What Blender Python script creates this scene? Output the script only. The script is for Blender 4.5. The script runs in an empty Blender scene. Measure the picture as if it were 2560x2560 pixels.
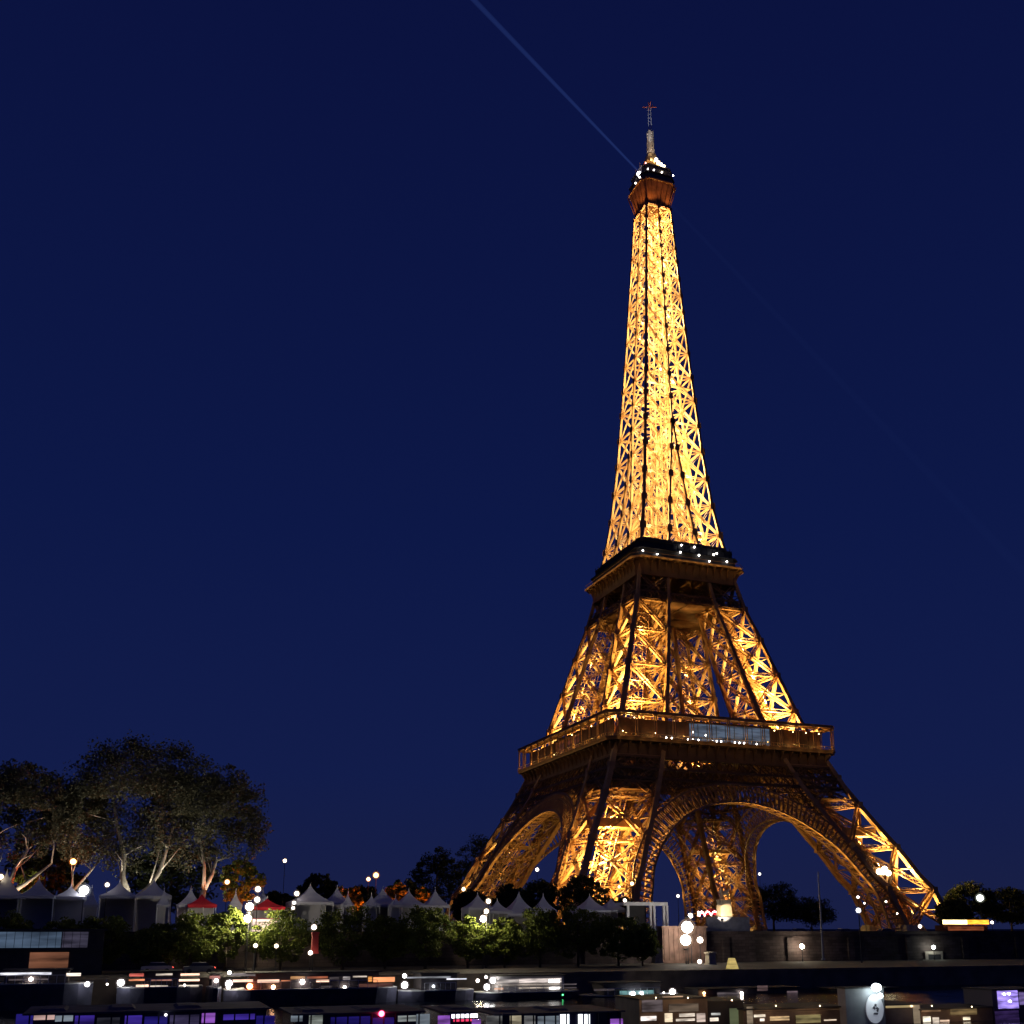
import bpy, math, random
import numpy as np
from mathutils import Vector

# ------------------------------------------------------------------ camera, sky, exposure
scene = bpy.context.scene
R = math.radians
CAM = np.array([-172.71, -323.93, 0.4])
HEAD, PITCH, FPX, PPX, PPY = R(69.245), R(12.41), 2648.5, 1332.3, 1739.6

cam_data = bpy.data.cameras.new('camera')
cam_data.lens = FPX / 2560 * 36
cam_data.sensor_width = 36
cam_data.shift_x = -(PPX - 1280) / 2560
cam_data.shift_y = (PPY - 1280) / 2560
cam_data.clip_start = 0.5
cam_data.clip_end = 20000
cam = bpy.data.objects.new('camera', cam_data)
cam.location = CAM
cam.rotation_euler = (R(90) + PITCH, 0, HEAD - R(90))
scene.collection.objects.link(cam)
scene.camera = cam

world = bpy.data.worlds.new('World')
scene.world = world
world.use_nodes = True
wn, wl = world.node_tree.nodes, world.node_tree.links
wn.clear()
w_out = wn.new('ShaderNodeOutputWorld')
w_bg = wn.new('ShaderNodeBackground')
w_sky = wn.new('ShaderNodeTexSky')
w_sky.sky_type = 'NISHITA'
w_sky.sun_disc = False
w_sky.sun_elevation = R(-3.0)
w_sky.sun_rotation = R(200)
w_sky.ozone_density = 4.0
w_sky.air_density = 1.0
w_sky.dust_density = 0.3
w_tc = wn.new('ShaderNodeTexCoord')
w_sep = wn.new('ShaderNodeSeparateXYZ')
w_ramp = wn.new('ShaderNodeValToRGB')
cr = w_ramp.color_ramp
cr.elements[0].position = 0.0
cr.elements[0].color = (0.0098, 0.0138, 0.0580, 1)
cr.elements[1].position = 0.75
cr.elements[1].color = (0.0030, 0.0058, 0.0460, 1)
e = cr.elements.new(0.14); e.color = (0.0058, 0.0118, 0.0680, 1)
e = cr.elements.new(0.36); e.color = (0.0037, 0.0090, 0.0620, 1)
w_mix = wn.new('ShaderNodeMix')
w_mix.data_type = 'RGBA'
w_mix.blend_type = 'ADD'
w_mix.inputs['Factor'].default_value = 1.0
w_scl = wn.new('ShaderNodeMix')
w_scl.data_type = 'RGBA'
w_scl.blend_type = 'MULTIPLY'
w_scl.inputs['Factor'].default_value = 1.0
w_scl.inputs['B'].default_value = (0.02, 0.02, 0.02, 1)
wl.new(w_tc.outputs['Generated'], w_sep.inputs[0])
wl.new(w_sep.outputs['Z'], w_ramp.inputs['Fac'])
wl.new(w_sky.outputs[0], w_scl.inputs['A'])
wl.new(w_scl.outputs['Result'], w_mix.inputs['A'])
wl.new(w_ramp.outputs[0], w_mix.inputs['B'])
wl.new(w_mix.outputs['Result'], w_bg.inputs[0])
w_bg.inputs[1].default_value = 1.0
wl.new(w_bg.outputs[0], w_out.inputs[0])

scene.view_settings.view_transform = 'Standard'
scene.view_settings.look = 'None'
scene.view_settings.gamma = 1
scene.view_settings.exposure = 0.0
scene.render.engine = 'CYCLES'
cy = scene.cycles
cy.use_denoising = True
cy.max_bounces = 5
cy.diffuse_bounces = 2
cy.glossy_bounces = 2
cy.transmission_bounces = 2
cy.transparent_max_bounces = 12
cy.volume_bounces = 0
cy.sample_clamp_indirect = 4.0
cy.use_light_tree = True
cy.caustics_reflective = False
cy.caustics_refractive = False

# ------------------------------------------------------------------ pixel helpers (photo pixels, 2560 wide)
_fw = np.array([math.cos(HEAD) * math.cos(PITCH), math.sin(HEAD) * math.cos(PITCH), math.sin(PITCH)])
_rt = np.array([math.sin(HEAD), -math.cos(HEAD), 0.0])
_up = np.cross(_rt, _fw)

def at(px, py, Y):
    """world point where the sight line through a photo pixel meets the upright plane y = Y"""
    D = _fw + _rt * (px - PPX) / FPX - _up * (py - PPY) / FPX
    t = (Y - CAM[1]) / D[1]
    return CAM + t * D

def mpp(px, Y):
    """metres per photo pixel there"""
    p = at(px, 2322, Y)
    return float((p - CAM) @ _fw) / FPX

# ------------------------------------------------------------------ materials
def mat(name, col, rough=0.6, metal=0.0, emit=None, estr=0.0, var=0.0, scale=1.0, spec=0.4, bump=0.0, bscale=4.0):
    m = bpy.data.materials.new(name)
    m.use_nodes = True
    nt = m.node_tree
    b = nt.nodes['Principled BSDF']
    b.inputs['Base Color'].default_value = (*col, 1)
    b.inputs['Roughness'].default_value = rough
    b.inputs['Metallic'].default_value = metal
    b.inputs['Specular IOR Level'].default_value = spec
    tc = None
    if var > 0:
        tc = nt.nodes.new('ShaderNodeTexCoord')
        n = nt.nodes.new('ShaderNodeTexNoise')
        n.inputs['Scale'].default_value = scale
        n.inputs['Detail'].default_value = 5
        r = nt.nodes.new('ShaderNodeValToRGB')
        r.color_ramp.elements[0].position = 0.3
        r.color_ramp.elements[1].position = 0.7
        r.color_ramp.elements[0].color = (*[max(0, c * (1 - var)) for c in col], 1)
        r.color_ramp.elements[1].color = (*[min(1, c * (1 + var)) for c in col], 1)
        nt.links.new(tc.outputs['Object'], n.inputs['Vector'])
        nt.links.new(n.outputs['Fac'], r.inputs['Fac'])
        nt.links.new(r.outputs[0], b.inputs['Base Color'])
    if bump > 0:
        tc = tc or nt.nodes.new('ShaderNodeTexCoord')
        n2 = nt.nodes.new('ShaderNodeTexNoise')
        n2.inputs['Scale'].default_value = bscale
        n2.inputs['Detail'].default_value = 6
        bp = nt.nodes.new('ShaderNodeBump')
        bp.inputs['Strength'].default_value = bump
        nt.links.new(tc.outputs['Object'], n2.inputs['Vector'])
        nt.links.new(n2.outputs['Fac'], bp.inputs['Height'])
        nt.links.new(bp.outputs[0], b.inputs['Normal'])
    if emit:
        b.inputs['Emission Color'].default_value = (*emit, 1)
        b.inputs['Emission Strength'].default_value = estr
    return m

_emc = {}
def glow(col, s):
    k = (tuple(col), s)
    if k not in _emc:
        _emc[k] = mat('lamp_glow', (0.8, 0.8, 0.8), emit=col, estr=s)
    return _emc[k]

_gl = {}
def halo_mat(col, s=1.0, fac=0.4):
    """see-through glowing shell that paints a bloom halo round its lamp"""
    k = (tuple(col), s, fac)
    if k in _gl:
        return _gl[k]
    m = bpy.data.materials.new('halo_shell'); m.use_nodes = True
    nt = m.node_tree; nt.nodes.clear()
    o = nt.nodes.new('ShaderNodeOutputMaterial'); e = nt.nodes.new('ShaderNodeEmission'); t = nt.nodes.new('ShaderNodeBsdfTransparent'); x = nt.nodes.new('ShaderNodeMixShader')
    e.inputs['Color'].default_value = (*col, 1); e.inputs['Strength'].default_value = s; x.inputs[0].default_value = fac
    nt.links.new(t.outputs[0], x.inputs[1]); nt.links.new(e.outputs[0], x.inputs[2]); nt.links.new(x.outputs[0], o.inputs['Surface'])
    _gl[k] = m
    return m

def winmat(name, col, strength, scale=1.3, dark=0.15):
    """a lit interior seen through glass: bright and dark patches of one room"""
    m = bpy.data.materials.new(name)
    m.use_nodes = True
    nt = m.node_tree
    b = nt.nodes['Principled BSDF']
    b.inputs['Base Color'].default_value = (0.03, 0.03, 0.035, 1)
    b.inputs['Roughness'].default_value = 0.12
    tc = nt.nodes.new('ShaderNodeTexCoord')
    mp = nt.nodes.new('ShaderNodeMapping')
    mp.inputs['Scale'].default_value = (0.35, 0.35, 2.6)
    n = nt.nodes.new('ShaderNodeTexNoise')
    n.inputs['Scale'].default_value = scale
    n.inputs['Detail'].default_value = 3
    r = nt.nodes.new('ShaderNodeValToRGB')
    r.color_ramp.elements[0].position = 0.34
    r.color_ramp.elements[1].position = 0.66
    r.color_ramp.elements[0].color = (*[c * dark for c in col], 1)
    r.color_ramp.elements[1].color = (*col, 1)
    nt.links.new(tc.outputs['Object'], mp.inputs['Vector'])
    nt.links.new(mp.outputs[0], n.inputs['Vector'])
    nt.links.new(n.outputs['Fac'], r.inputs['Fac'])
    nt.links.new(r.outputs[0], b.inputs['Emission Color'])
    b.inputs['Emission Strength'].default_value = strength
    return m

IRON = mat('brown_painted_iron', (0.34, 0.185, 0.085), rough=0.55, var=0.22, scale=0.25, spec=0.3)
IRON_SHADED = mat('shaded_brown_iron', (0.15, 0.075, 0.038), rough=0.6, var=0.25, scale=0.3, spec=0.25)  # same paint as the rest, darkened for parts lying in shade
STONE = mat('pale_limestone', (0.34, 0.29, 0.24), rough=0.85, var=0.3, scale=0.6, bump=0.4)
STONE_D = mat('quay_stone', (0.20, 0.15, 0.10), rough=0.85, var=0.35, scale=0.4, bump=0.4)
ASPHALT = mat('dark_ground', (0.05, 0.048, 0.045), rough=0.9, var=0.4, scale=0.05)
PAVING = mat('quay_paving', (0.06, 0.05, 0.042), rough=0.8, var=0.35, scale=0.25)
GLASS_D = mat('dark_glass', (0.02, 0.022, 0.03), rough=0.08, spec=0.6)
BLACKM = mat('dark_metal', (0.05, 0.05, 0.054), rough=0.7, spec=0.15)
GREYM = mat('grey_metal', (0.30, 0.30, 0.30), rough=0.5, var=0.2, scale=1)
WHITEP = mat('white_paint', (0.75, 0.75, 0.75), rough=0.5, var=0.08, scale=1)
CANVAS = mat('white_canvas', (0.42, 0.43, 0.52), rough=0.8, var=0.06, scale=0.6)
REDC = mat('red_canvas', (0.55, 0.012, 0.03), rough=0.75, var=0.1, scale=1)
BARK = mat('pale_plane_bark', (0.42, 0.39, 0.32), rough=0.9, var=0.35, scale=1.2, bump=0.5)
BARK_D = mat('dark_bark', (0.09, 0.07, 0.05), rough=0.9, var=0.3, scale=1.2)

def leafmat(name, c1, c2):
    m = bpy.data.materials.new(name)
    m.use_nodes = True
    nt = m.node_tree
    b = nt.nodes['Principled BSDF']
    b.inputs['Roughness'].default_value = 0.6
    b.inputs['Specular IOR Level'].default_value = 0.25
    g = nt.nodes.new('ShaderNodeNewGeometry')
    r = nt.nodes.new('ShaderNodeValToRGB')
    r.color_ramp.elements[0].color = (*c1, 1)
    r.color_ramp.elements[1].color = (*c2, 1)
    nt.links.new(g.outputs['Random Per Island'], r.inputs['Fac'])
    nt.links.new(r.outputs[0], b.inputs['Base Color'])
    tr = nt.nodes.new('ShaderNodeBsdfTranslucent')
    nt.links.new(r.outputs[0], tr.inputs['Color'])
    mx = nt.nodes.new('ShaderNodeMixShader')
    mx.inputs[0].default_value = 0.3
    nt.links.new(b.outputs[0], mx.inputs[1])
    nt.links.new(tr.outputs[0], mx.inputs[2])
    nt.links.new(mx.outputs[0], nt.nodes['Material Output'].inputs['Surface'])
    return m
LEAF = leafmat('plane_tree_leaves', (0.055, 0.058, 0.036), (0.105, 0.105, 0.062))
LEAF_SHADED = leafmat('shaded_tree_leaves', (0.012, 0.018, 0.008), (0.03, 0.04, 0.015))  # leaf colour darkened so these trees stay unlit silhouettes
LEAF2 = leafmat('small_tree_leaves', (0.06, 0.09, 0.012), (0.17, 0.20, 0.035))

# ------------------------------------------------------------------ mesh builder
def nrm(v):
    v = np.asarray(v, float)
    return v / (np.linalg.norm(v) + 1e-12)

class MB:
    def __init__(self):
        self.v, self.f, self.mi, self.m = [], [], [], []
    def _m(self, m):
        if m is None:
            return 0
        if m not in self.m:
            self.m.append(m)
        return self.m.index(m)
    def hexa(self, c, m=None):
        b = len(self.v)
        self.v += [tuple(p) for p in c]
        self.f += [(b, b+3, b+2, b+1), (b+4, b+5, b+6, b+7), (b, b+1, b+5, b+4), (b+1, b+2, b+6, b+5), (b+2, b+3, b+7, b+6), (b+3, b, b+4, b+7)]
        self.mi += [self._m(m)] * 6
    def box(self, x0, x1, y0, y1, z0, z1, m=None):
        self.hexa([(x0,y0,z0),(x1,y0,z0),(x1,y1,z0),(x0,y1,z0),(x0,y0,z1),(x1,y0,z1),(x1,y1,z1),(x0,y1,z1)], m)
    def bar(self, p, q, w, t, n, m=None):
        p, q = np.asarray(p, float), np.asarray(q, float)
        d = q - p
        if np.linalg.norm(d) < 1e-4:
            return
        d = nrm(d)
        s = np.cross(np.asarray(n, float), d)
        if np.linalg.norm(s) < 1e-3:
            s = np.cross((1, 0, 0), d)
        s = nrm(s)
        k = nrm(np.cross(d, s))
        a, b = s * w / 2, k * t / 2
        self.hexa([p-a-b, p+a-b, p+a+b, p-a+b, q-a-b, q+a-b, q+a+b, q-a+b], m)
    def girder(self, p, q, w, t, n, depth=0.0, lace=0.0, m=None, lt=None):
        """two parallel flats laced together; depth > 0 doubles them into a box girder"""
        p, q, n = np.asarray(p, float), np.asarray(q, float), nrm(n)
        d = nrm(q - p)
        s = nrm(np.cross(n, d))
        dd = depth if depth > 0 else t
        for e_ in (-1, 1):
            off = s * e_ * w / 2 - n * dd / 2
            self.bar(p + off, q + off, t * 0.62, dd, n, m)
        if lace > 0:
            L = np.linalg.norm(q - p)
            k = max(2, int(round(L / lace)))
            for o in ([0.06, dd - 0.06] if depth > 0.6 else [dd / 2]):
                for i in range(k):
                    a = p + (q - p) * i / k
                    b = p + (q - p) * (i + 1) / k
                    e_ = 1 if i % 2 else -1
                    self.bar(a + s*e_*w/2 - n*o, b - s*e_*w/2 - n*o, (lt or t*0.5), t*0.4, n, m)
    def tube(self, pts, rad, k=8, m=None, caps=True):
        pts = [np.asarray(p, float) for p in pts]
        if not hasattr(rad, '__len__'):
            rad = [rad] * len(pts)
        base = len(self.v)
        ref = np.array((0.0, 1.0, 0.0))
        for i, p in enumerate(pts):
            d = nrm(pts[min(i+1, len(pts)-1)] - pts[max(i-1, 0)])
            a = np.cross(d, ref)
            if np.linalg.norm(a) < 0.1:
                a = np.cross(d, (1.0, 0, 0))
            a = nrm(a)
            b = np.cross(d, a)
            for j in range(k):
                t = 2 * math.pi * j / k
                self.v.append(tuple(p + (a * math.cos(t) + b * math.sin(t)) * rad[i]))
        mi = self._m(m)
        for i in range(len(pts) - 1):
            for j in range(k):
                a0 = base + i*k + j; a1 = base + i*k + (j+1) % k
                self.f.append((a0, a1, a1 + k, a0 + k)); self.mi.append(mi)
        if caps:
            self.f.append(tuple(base + j for j in range(k))[::-1]); self.mi.append(mi)
            self.f.append(tuple(base + (len(pts)-1)*k + j for j in range(k))); self.mi.append(mi)
    def prism(self, poly, z0, z1, m=None, poly2=None):
        poly2 = poly2 or poly
        n = len(poly); b = len(self.v)
        self.v += [(x, y, z0) for x, y in poly] + [(x, y, z1) for x, y in poly2]
        mi = self._m(m)
        for i in range(n):
            j = (i + 1) % n
            self.f.append((b+i, b+j, b+n+j, b+n+i)); self.mi.append(mi)
        self.f.append(tuple(range(b+n-1, b-1, -1))); self.mi.append(mi)
        self.f.append(tuple(range(b+n, b+2*n))); self.mi.append(mi)
    def sphere(self, c, r, m=None, sz=1.0, nu=8, nv=6):
        b = len(self.v); mi = self._m(m)
        for i in range(nv + 1):
            th = math.pi * i / nv
            for j in range(nu):
                ph = 2 * math.pi * j / nu
                self.v.append((c[0] + r*math.sin(th)*math.cos(ph), c[1] + r*math.sin(th)*math.sin(ph), c[2] + r*sz*math.cos(th)))
        for i in range(nv):
            for j in range(nu):
                a0 = b + i*nu + j; a1 = b + i*nu + (j+1) % nu
                self.f.append((a0, a0 + nu, a1 + nu, a1)); self.mi.append(mi)
    def quad(self, a, b, c, d, m=None):
        k = len(self.v)
        self.v += [tuple(a), tuple(b), tuple(c), tuple(d)]
        self.f.append((k, k+1, k+2, k+3)); self.mi.append(self._m(m))
    def mesh(self, name, m=None, smooth=False):
        me = bpy.data.meshes.new(name)
        me.from_pydata([tuple(map(float, p)) for p in self.v], [], self.f)
        mats = self.m if self.m else [m]
        for x in mats:
            me.materials.append(x)
        if len(mats) > 1:
            me.polygons.foreach_set('material_index', self.mi)
        if smooth:
            me.polygons.foreach_set('use_smooth', [True] * len(me.polygons))
        me.update()
        return me
    def build(self, name, m=None, parent=None, smooth=False):
        o = bpy.data.objects.new(name, self.mesh(name, m, smooth))
        scene.collection.objects.link(o)
        if parent is not None:
            o.parent = parent
        return o

def tag(o, label=None, cat=None, group=None, kind=None):
    if label: o['label'] = label
    if cat: o['category'] = cat
    if group: o['group'] = group
    if kind: o['kind'] = kind
    return o

def empty(name, loc, label=None, cat=None, group=None, rz=0.0, parent=None):
    o = bpy.data.objects.new(name, None)
    o.location = loc
    o.rotation_euler = (0, 0, rz)
    scene.collection.objects.link(o)
    if parent is not None:
        o.parent = parent
    tag(o, label, cat, group)
    return o

def link_mesh(name, me, parent=None, loc=(0, 0, 0), rz=0.0, scale=(1, 1, 1)):
    o = bpy.data.objects.new(name, me)
    o.location = loc; o.rotation_euler = (0, 0, rz); o.scale = scale
    scene.collection.objects.link(o)
    if parent is not None:
        o.parent = parent
    return o

# ------------------------------------------------------------------ the setting
GZ, QZ, WZ = -1.0, -5.6, -8.6          # street, lower quay, water
WALL_Y, EDGE_Y = -147.0, -180.0

m = MB(); m.quad((-6000, WALL_Y, GZ), (6000, WALL_Y, GZ), (6000, 9000, GZ), (-6000, 9000, GZ))
tag(m.build('ground', ASPHALT), kind='structure')
m = MB(); m.quad((-1500, EDGE_Y + 0.8, QZ), (1500, EDGE_Y + 0.8, QZ), (1500, WALL_Y, QZ), (-1500, WALL_Y, QZ))
tag(m.build('lower_quay', PAVING), kind='structure')

WATER = bpy.data.materials.new('river_water')
WATER.use_nodes = True
nt = WATER.node_tree
b = nt.nodes['Principled BSDF']
b.inputs['Base Color'].default_value = (0.004, 0.006, 0.012, 1)
b.inputs['Roughness'].default_value = 0.09
b.inputs['IOR'].default_value = 1.33
tc = nt.nodes.new('ShaderNodeTexCoord'); mp = nt.nodes.new('ShaderNodeMapping')
mp.inputs['Scale'].default_value = (0.35, 1.0, 1.0)
n1 = nt.nodes.new('ShaderNodeTexNoise'); n1.inputs['Scale'].default_value = 0.9; n1.inputs['Detail'].default_value = 4
bp = nt.nodes.new('ShaderNodeBump'); bp.inputs['Strength'].default_value = 0.5; bp.inputs['Distance'].default_value = 0.35
nt.links.new(tc.outputs['Object'], mp.inputs[0]); nt.links.new(mp.outputs[0], n1.inputs['Vector'])
nt.links.new(n1.outputs['Fac'], bp.inputs['Height']); nt.links.new(bp.outputs[0], b.inputs['Normal'])
m = MB(); m.quad((-3000, -700, WZ), (3000, -700, WZ), (3000, EDGE_Y + 0.2, WZ), (-3000, EDGE_Y + 0.2, WZ))
tag(m.build('river_water', WATER), kind='structure')

# quay edge wall with coping stones and the tall retaining wall behind the lower quay
m = MB()
m.box(-700, 700, EDGE_Y, EDGE_Y + 0.8, WZ - 2, QZ - 0.35)
x = -700
while x < 700:
    m.box(x + 0.03, x + 1.97, EDGE_Y - 0.12, EDGE_Y + 0.92, QZ - 0.347, QZ + 0.02)
    x += 2.0
q = m.build('quay_edge_wall', STONE_D)
tag(q, 'long low stone quay edge with coping standing in the river', 'quay wall')
m = MB()
m.box(-700, 700, WALL_Y - 0.003, WALL_Y + 1.2, QZ - 0.5, GZ - 0.2)
m.box(-700, 700, WALL_Y - 0.18, WALL_Y + 0.5, GZ - 0.197, GZ + 0.1)
m.box(-700, 700, WALL_Y - 0.05, WALL_Y + 0.4, GZ + 0.103, GZ + 0.85)
m.box(-700, 700, WALL_Y - 0.15, WALL_Y + 0.5, GZ + 0.853, GZ + 1.0)
m.box(-700, 700, WALL_Y - 0.12, WALL_Y - 0.006, QZ + 0.01, QZ + 0.9)
x = -250
while x < 250:
    m.box(x, x + 1.4, WALL_Y - 0.4, WALL_Y - 0.007, QZ + 0.01, GZ - 0.21)
    x += 14
q = m.build('retaining_wall', mat('retaining_wall_stone', (0.085, 0.062, 0.056), rough=0.85, var=0.5, scale=0.35, bump=0.4))
tag(q, 'long stone retaining wall with parapet between street and lower quay', 'retaining wall')
nt = q.data.materials[0].node_tree; bs_ = nt.nodes['Principled BSDF']
br_ = nt.nodes.new('ShaderNodeTexBrick'); br_.inputs['Scale'].default_value = 1.0; br_.inputs['Brick Width'].default_value = 1.5; br_.inputs['Row Height'].default_value = 0.55; br_.inputs['Mortar Size'].default_value = 0.025
br_.inputs['Color1'].default_value = (1, 1, 1, 1); br_.inputs['Color2'].default_value = (.55, .5, .48, 1); br_.inputs['Mortar'].default_value = (.25, .23, .22, 1)
tc_ = nt.nodes.new('ShaderNodeTexCoord'); sx_ = nt.nodes.new('ShaderNodeSeparateXYZ'); cx_ = nt.nodes.new('ShaderNodeCombineXYZ')
nt.links.new(tc_.outputs['Object'], sx_.inputs[0]); nt.links.new(sx_.outputs['X'], cx_.inputs['X']); nt.links.new(sx_.outputs['Z'], cx_.inputs['Y']); nt.links.new(cx_.outputs[0], br_.inputs['Vector'])
mu_ = nt.nodes.new('ShaderNodeMix'); mu_.data_type = 'RGBA'; mu_.blend_type = 'MULTIPLY'; mu_.inputs['Factor'].default_value = 1.0
old_ = bs_.inputs['Base Color'].links[0].from_socket
nt.links.new(old_, mu_.inputs['A']); nt.links.new(br_.outputs['Color'], mu_.inputs['B']); nt.links.new(mu_.outputs['Result'], bs_.inputs['Base Color'])

# ------------------------------------------------------------------ the tower
ZZ = [0,12,17,23.5,30,37,45,57,68,79,87,100,107,116,124,137,148,158,170,183,190,200,210,219,232,248,260,275,285]
WW = [62.5,59,55.8,53,49.3,45.6,41.5,36.5,32.4,29.3,26.9,23.3,21,19,17.6,15.2,13.6,12.6,11.5,10.6,10.1,9.4,8.8,8.2,7.5,6.6,5.9,5.1,4.8]
PZ = [0,23,37,57,84,100,107,116,124,137,150,183]
PW = [17,17,16.8,16,14,12.6,11.8,10.9,10.6,10.3,10.0,10.6]
def W(z): return float(np.interp(z, ZZ, WW))
def G(z): return max(0.0, W(z) - float(np.interp(z, PZ, PW))) if z < 183 else 0.0

tower = empty('lattice_tower', (0, 0, GZ), 'tall golden floodlit iron lattice tower with arches between its four legs', 'tower')
def tpart(mb, name, m=IRON, parent=None, **k):
    o = mb.build(name, m, parent if parent is not None else tower)
    if parent is None:
        o.location = (0, 0, -GZ)
    return o
def tgroup(name):
    o = bpy.data.objects.new(name, None); scene.collection.objects.link(o); o.parent = tower
    o.location = (0, 0, -GZ)
    return o

def chord_pts(sx, sy, z):
    w, g = W(z), G(z)
    return [(sx*w, sy*w, z), (sx*g, sy*w, z), (sx*g, sy*g, z), (sx*w, sy*g, z)]

def chord(mb, pf, zs, c0, c1):
    for i in range(len(zs) - 1):
        a, b = pf(zs[i]), pf(zs[i+1])
        c = c0 + (c1 - c0) * (zs[i] - zs[0]) / (zs[-1] - zs[0])
        a = np.array(a); b = np.array(b)
        d = nrm(b - a)
        mb.bar(a - d*0.02*i, b, c, c, (0, 1, 0))

def face_bay(mb, A0, B0, A1, B1, n, gw, t, depth, lace, horiz=True, sub=True):
    """X bracing in the bay A0-B0 (bottom) to A1-B1 (top)"""
    A0, B0, A1, B1 = [np.array(p, float) for p in (A0, B0, A1, B1)]
    n = nrm(n)
    mb.girder(A0, B1, gw, t, n, depth, lace)
    mb.girder(B0 - n*0.05, A1 - n*0.05, gw, t, n, depth, lace)
    if horiz:
        mb.girder(A1 - n*0.09, B1 - n*0.09, gw, t, n, depth, lace)
    if sub:
        c = (A0 + B0 + A1 + B1) / 4
        for P, Q in (((A0+A1)/2, c), ((B0+B1)/2, c)):
            mb.bar(P - n*0.2, Q - n*0.2, t*0.9, t*0.9, n)

def plate(mb, p, n, s, th=0.25):
    p = np.array(p, float); n = nrm(n)
    up = np.array((0, 0, 1.0)); sd = nrm(np.cross(n, up))
    a = sd*s/2; b = up*s*0.6; c = n*th/2
    mb.hexa([p-a-b-c, p+a-b-c, p+a-b+c, p-a-b+c, p-a*0.9+b-c, p+a*0.9+b-c, p+a*0.9+b+c, p-a*0.9+b+c])

rnd = random.Random(4)
def pillar(name, sx, sy, zs, c0, c1, gw, t, depth, lace, interior=True):
    root = tgroup(name)
    br, fr, lift = MB(), MB(), MB()
    chs = [MB() for _ in range(4)]
    fine = []
    for i in range(len(zs) - 1):
        fine += list(np.linspace(zs[i], zs[i+1], 4)[:-1])
    fine.append(zs[-1])
    for k in range(4):
        chord(chs[k], lambda z, k=k: chord_pts(sx, sy, z)[k], fine, c0, c1)
    normals = [(0, sy, 0), (-sx, 0, 0), (0, -sy, 0), (sx, 0, 0)]
    for i in range(len(zs) - 1):
        P0, P1 = chord_pts(sx, sy, zs[i]), chord_pts(sx, sy, zs[i+1])
        for k in range(4):
            n = normals[k]
            face_bay(br, P0[k], P0[(k+1) % 4], P1[k], P1[(k+1) % 4], n, gw, t, depth, lace, True, 'h')
        # level frame (diaphragm)
        if i > 0:
            c = np.mean(np.array(P0), axis=0)
            for k in range(2):
                fr.girder(P0[k], P0[k+2], gw*0.8, t*0.8, (0, 0, 1), 0, lace*1.3)
            mids = [(np.array(P0[k]) + np.array(P0[(k+1) % 4]))/2 for k in range(4)]
            for k in range(4):
                fr.girder(mids[k], mids[(k+1) % 4], gw*0.7, t*0.8, (0, 0, 1), 0, 0)
            # gusset plates at the nodes
            for k in range(4):
                for n in (normals[k], normals[(k+3) % 4]):
                    p = np.array(P0[k]) + np.array(n)*(c0*0.5 + 0.1)
                    plate(chs[k], p, n, c0*1.12)
        for k in (1, 2):
            n = normals[k]
            A0_, B0_, A1_, B1_ = [np.array(v) for v in (P0[k], P0[(k+1) % 4], P1[k], P1[(k+1) % 4])]
            q4 = [A0_, (A0_+B0_)/2, B0_, (B0_+B1_)/2, B1_, (A1_+B1_)/2, A1_, (A0_+A1_)/2]
            for a_, b_ in ((1, 3), (3, 5), (5, 7), (7, 1)):
                fr.girder(q4[a_], q4[b_], gw*0.6, t*0.9, n, 0.4, 0)
        # half-level ring
        zh = (zs[i] + zs[i+1]) / 2
        Ph = chord_pts(sx, sy, zh)
        for k in range(4):
            a, b = np.array(Ph[k]), np.array(Ph[(k+1) % 4])
            fr.bar(a + (b-a)*0.04, b - (b-a)*0.04, t*0.9, t*0.9, (0, 0, 1))
    if interior:
        # inclined lift track and stair flights up the middle of the leg
        for u, v in ((0.38, 0.38), (0.62, 0.38), (0.38, 0.62), (0.62, 0.62)):
            pts = []
            for z in fine:
                w, g = W(z), G(z)
                pts.append((sx*(g + (w-g)*u), sy*(g + (w-g)*v), z))
            for a, b in zip(pts[:-1], pts[1:]):
                lift.bar(a, b, t*1.3, t*1.3, (0, 1, 0))
        zz = zs[0]; flip = 1
        while zz < zs[-1] - 2.4:
            w, g = W(zz), G(zz); w2, g2 = W(zz+2.4), G(zz+2.4)
            a = (sx*(g + (w-g)*(0.38 if flip > 0 else 0.62)), sy*(g + (w-g)*0.38), zz)
            b = (sx*(g2 + (w2-g2)*(0.62 if flip > 0 else 0.38)), sy*(g2 + (w2-g2)*0.38), zz+2.4)
            lift.bar(a, b, 1.0, 0.18, (0, 0, 1))
            a2 = (a[0], sy*(g + (w-g)*0.62), zz); b2 = (b[0], sy*(g2 + (w2-g2)*0.62), zz+2.4)
            lift.bar(a2, b2, t*0.8, t*0.8, (0, 1, 0))
            lift.bar(a, a2, t*0.8, t*0.8, (0, 0, 1))
            zz += 2.4; flip = -flip
    for c_ in chs:
        tpart(c_, 'chord', IRON, root)
    tpart(br, 'bracing', IRON, root)
    tpart(fr, 'level_frame', IRON, root)
    if interior:
        tpart(lift, 'lift_track', IRON, root)
    return root

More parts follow.
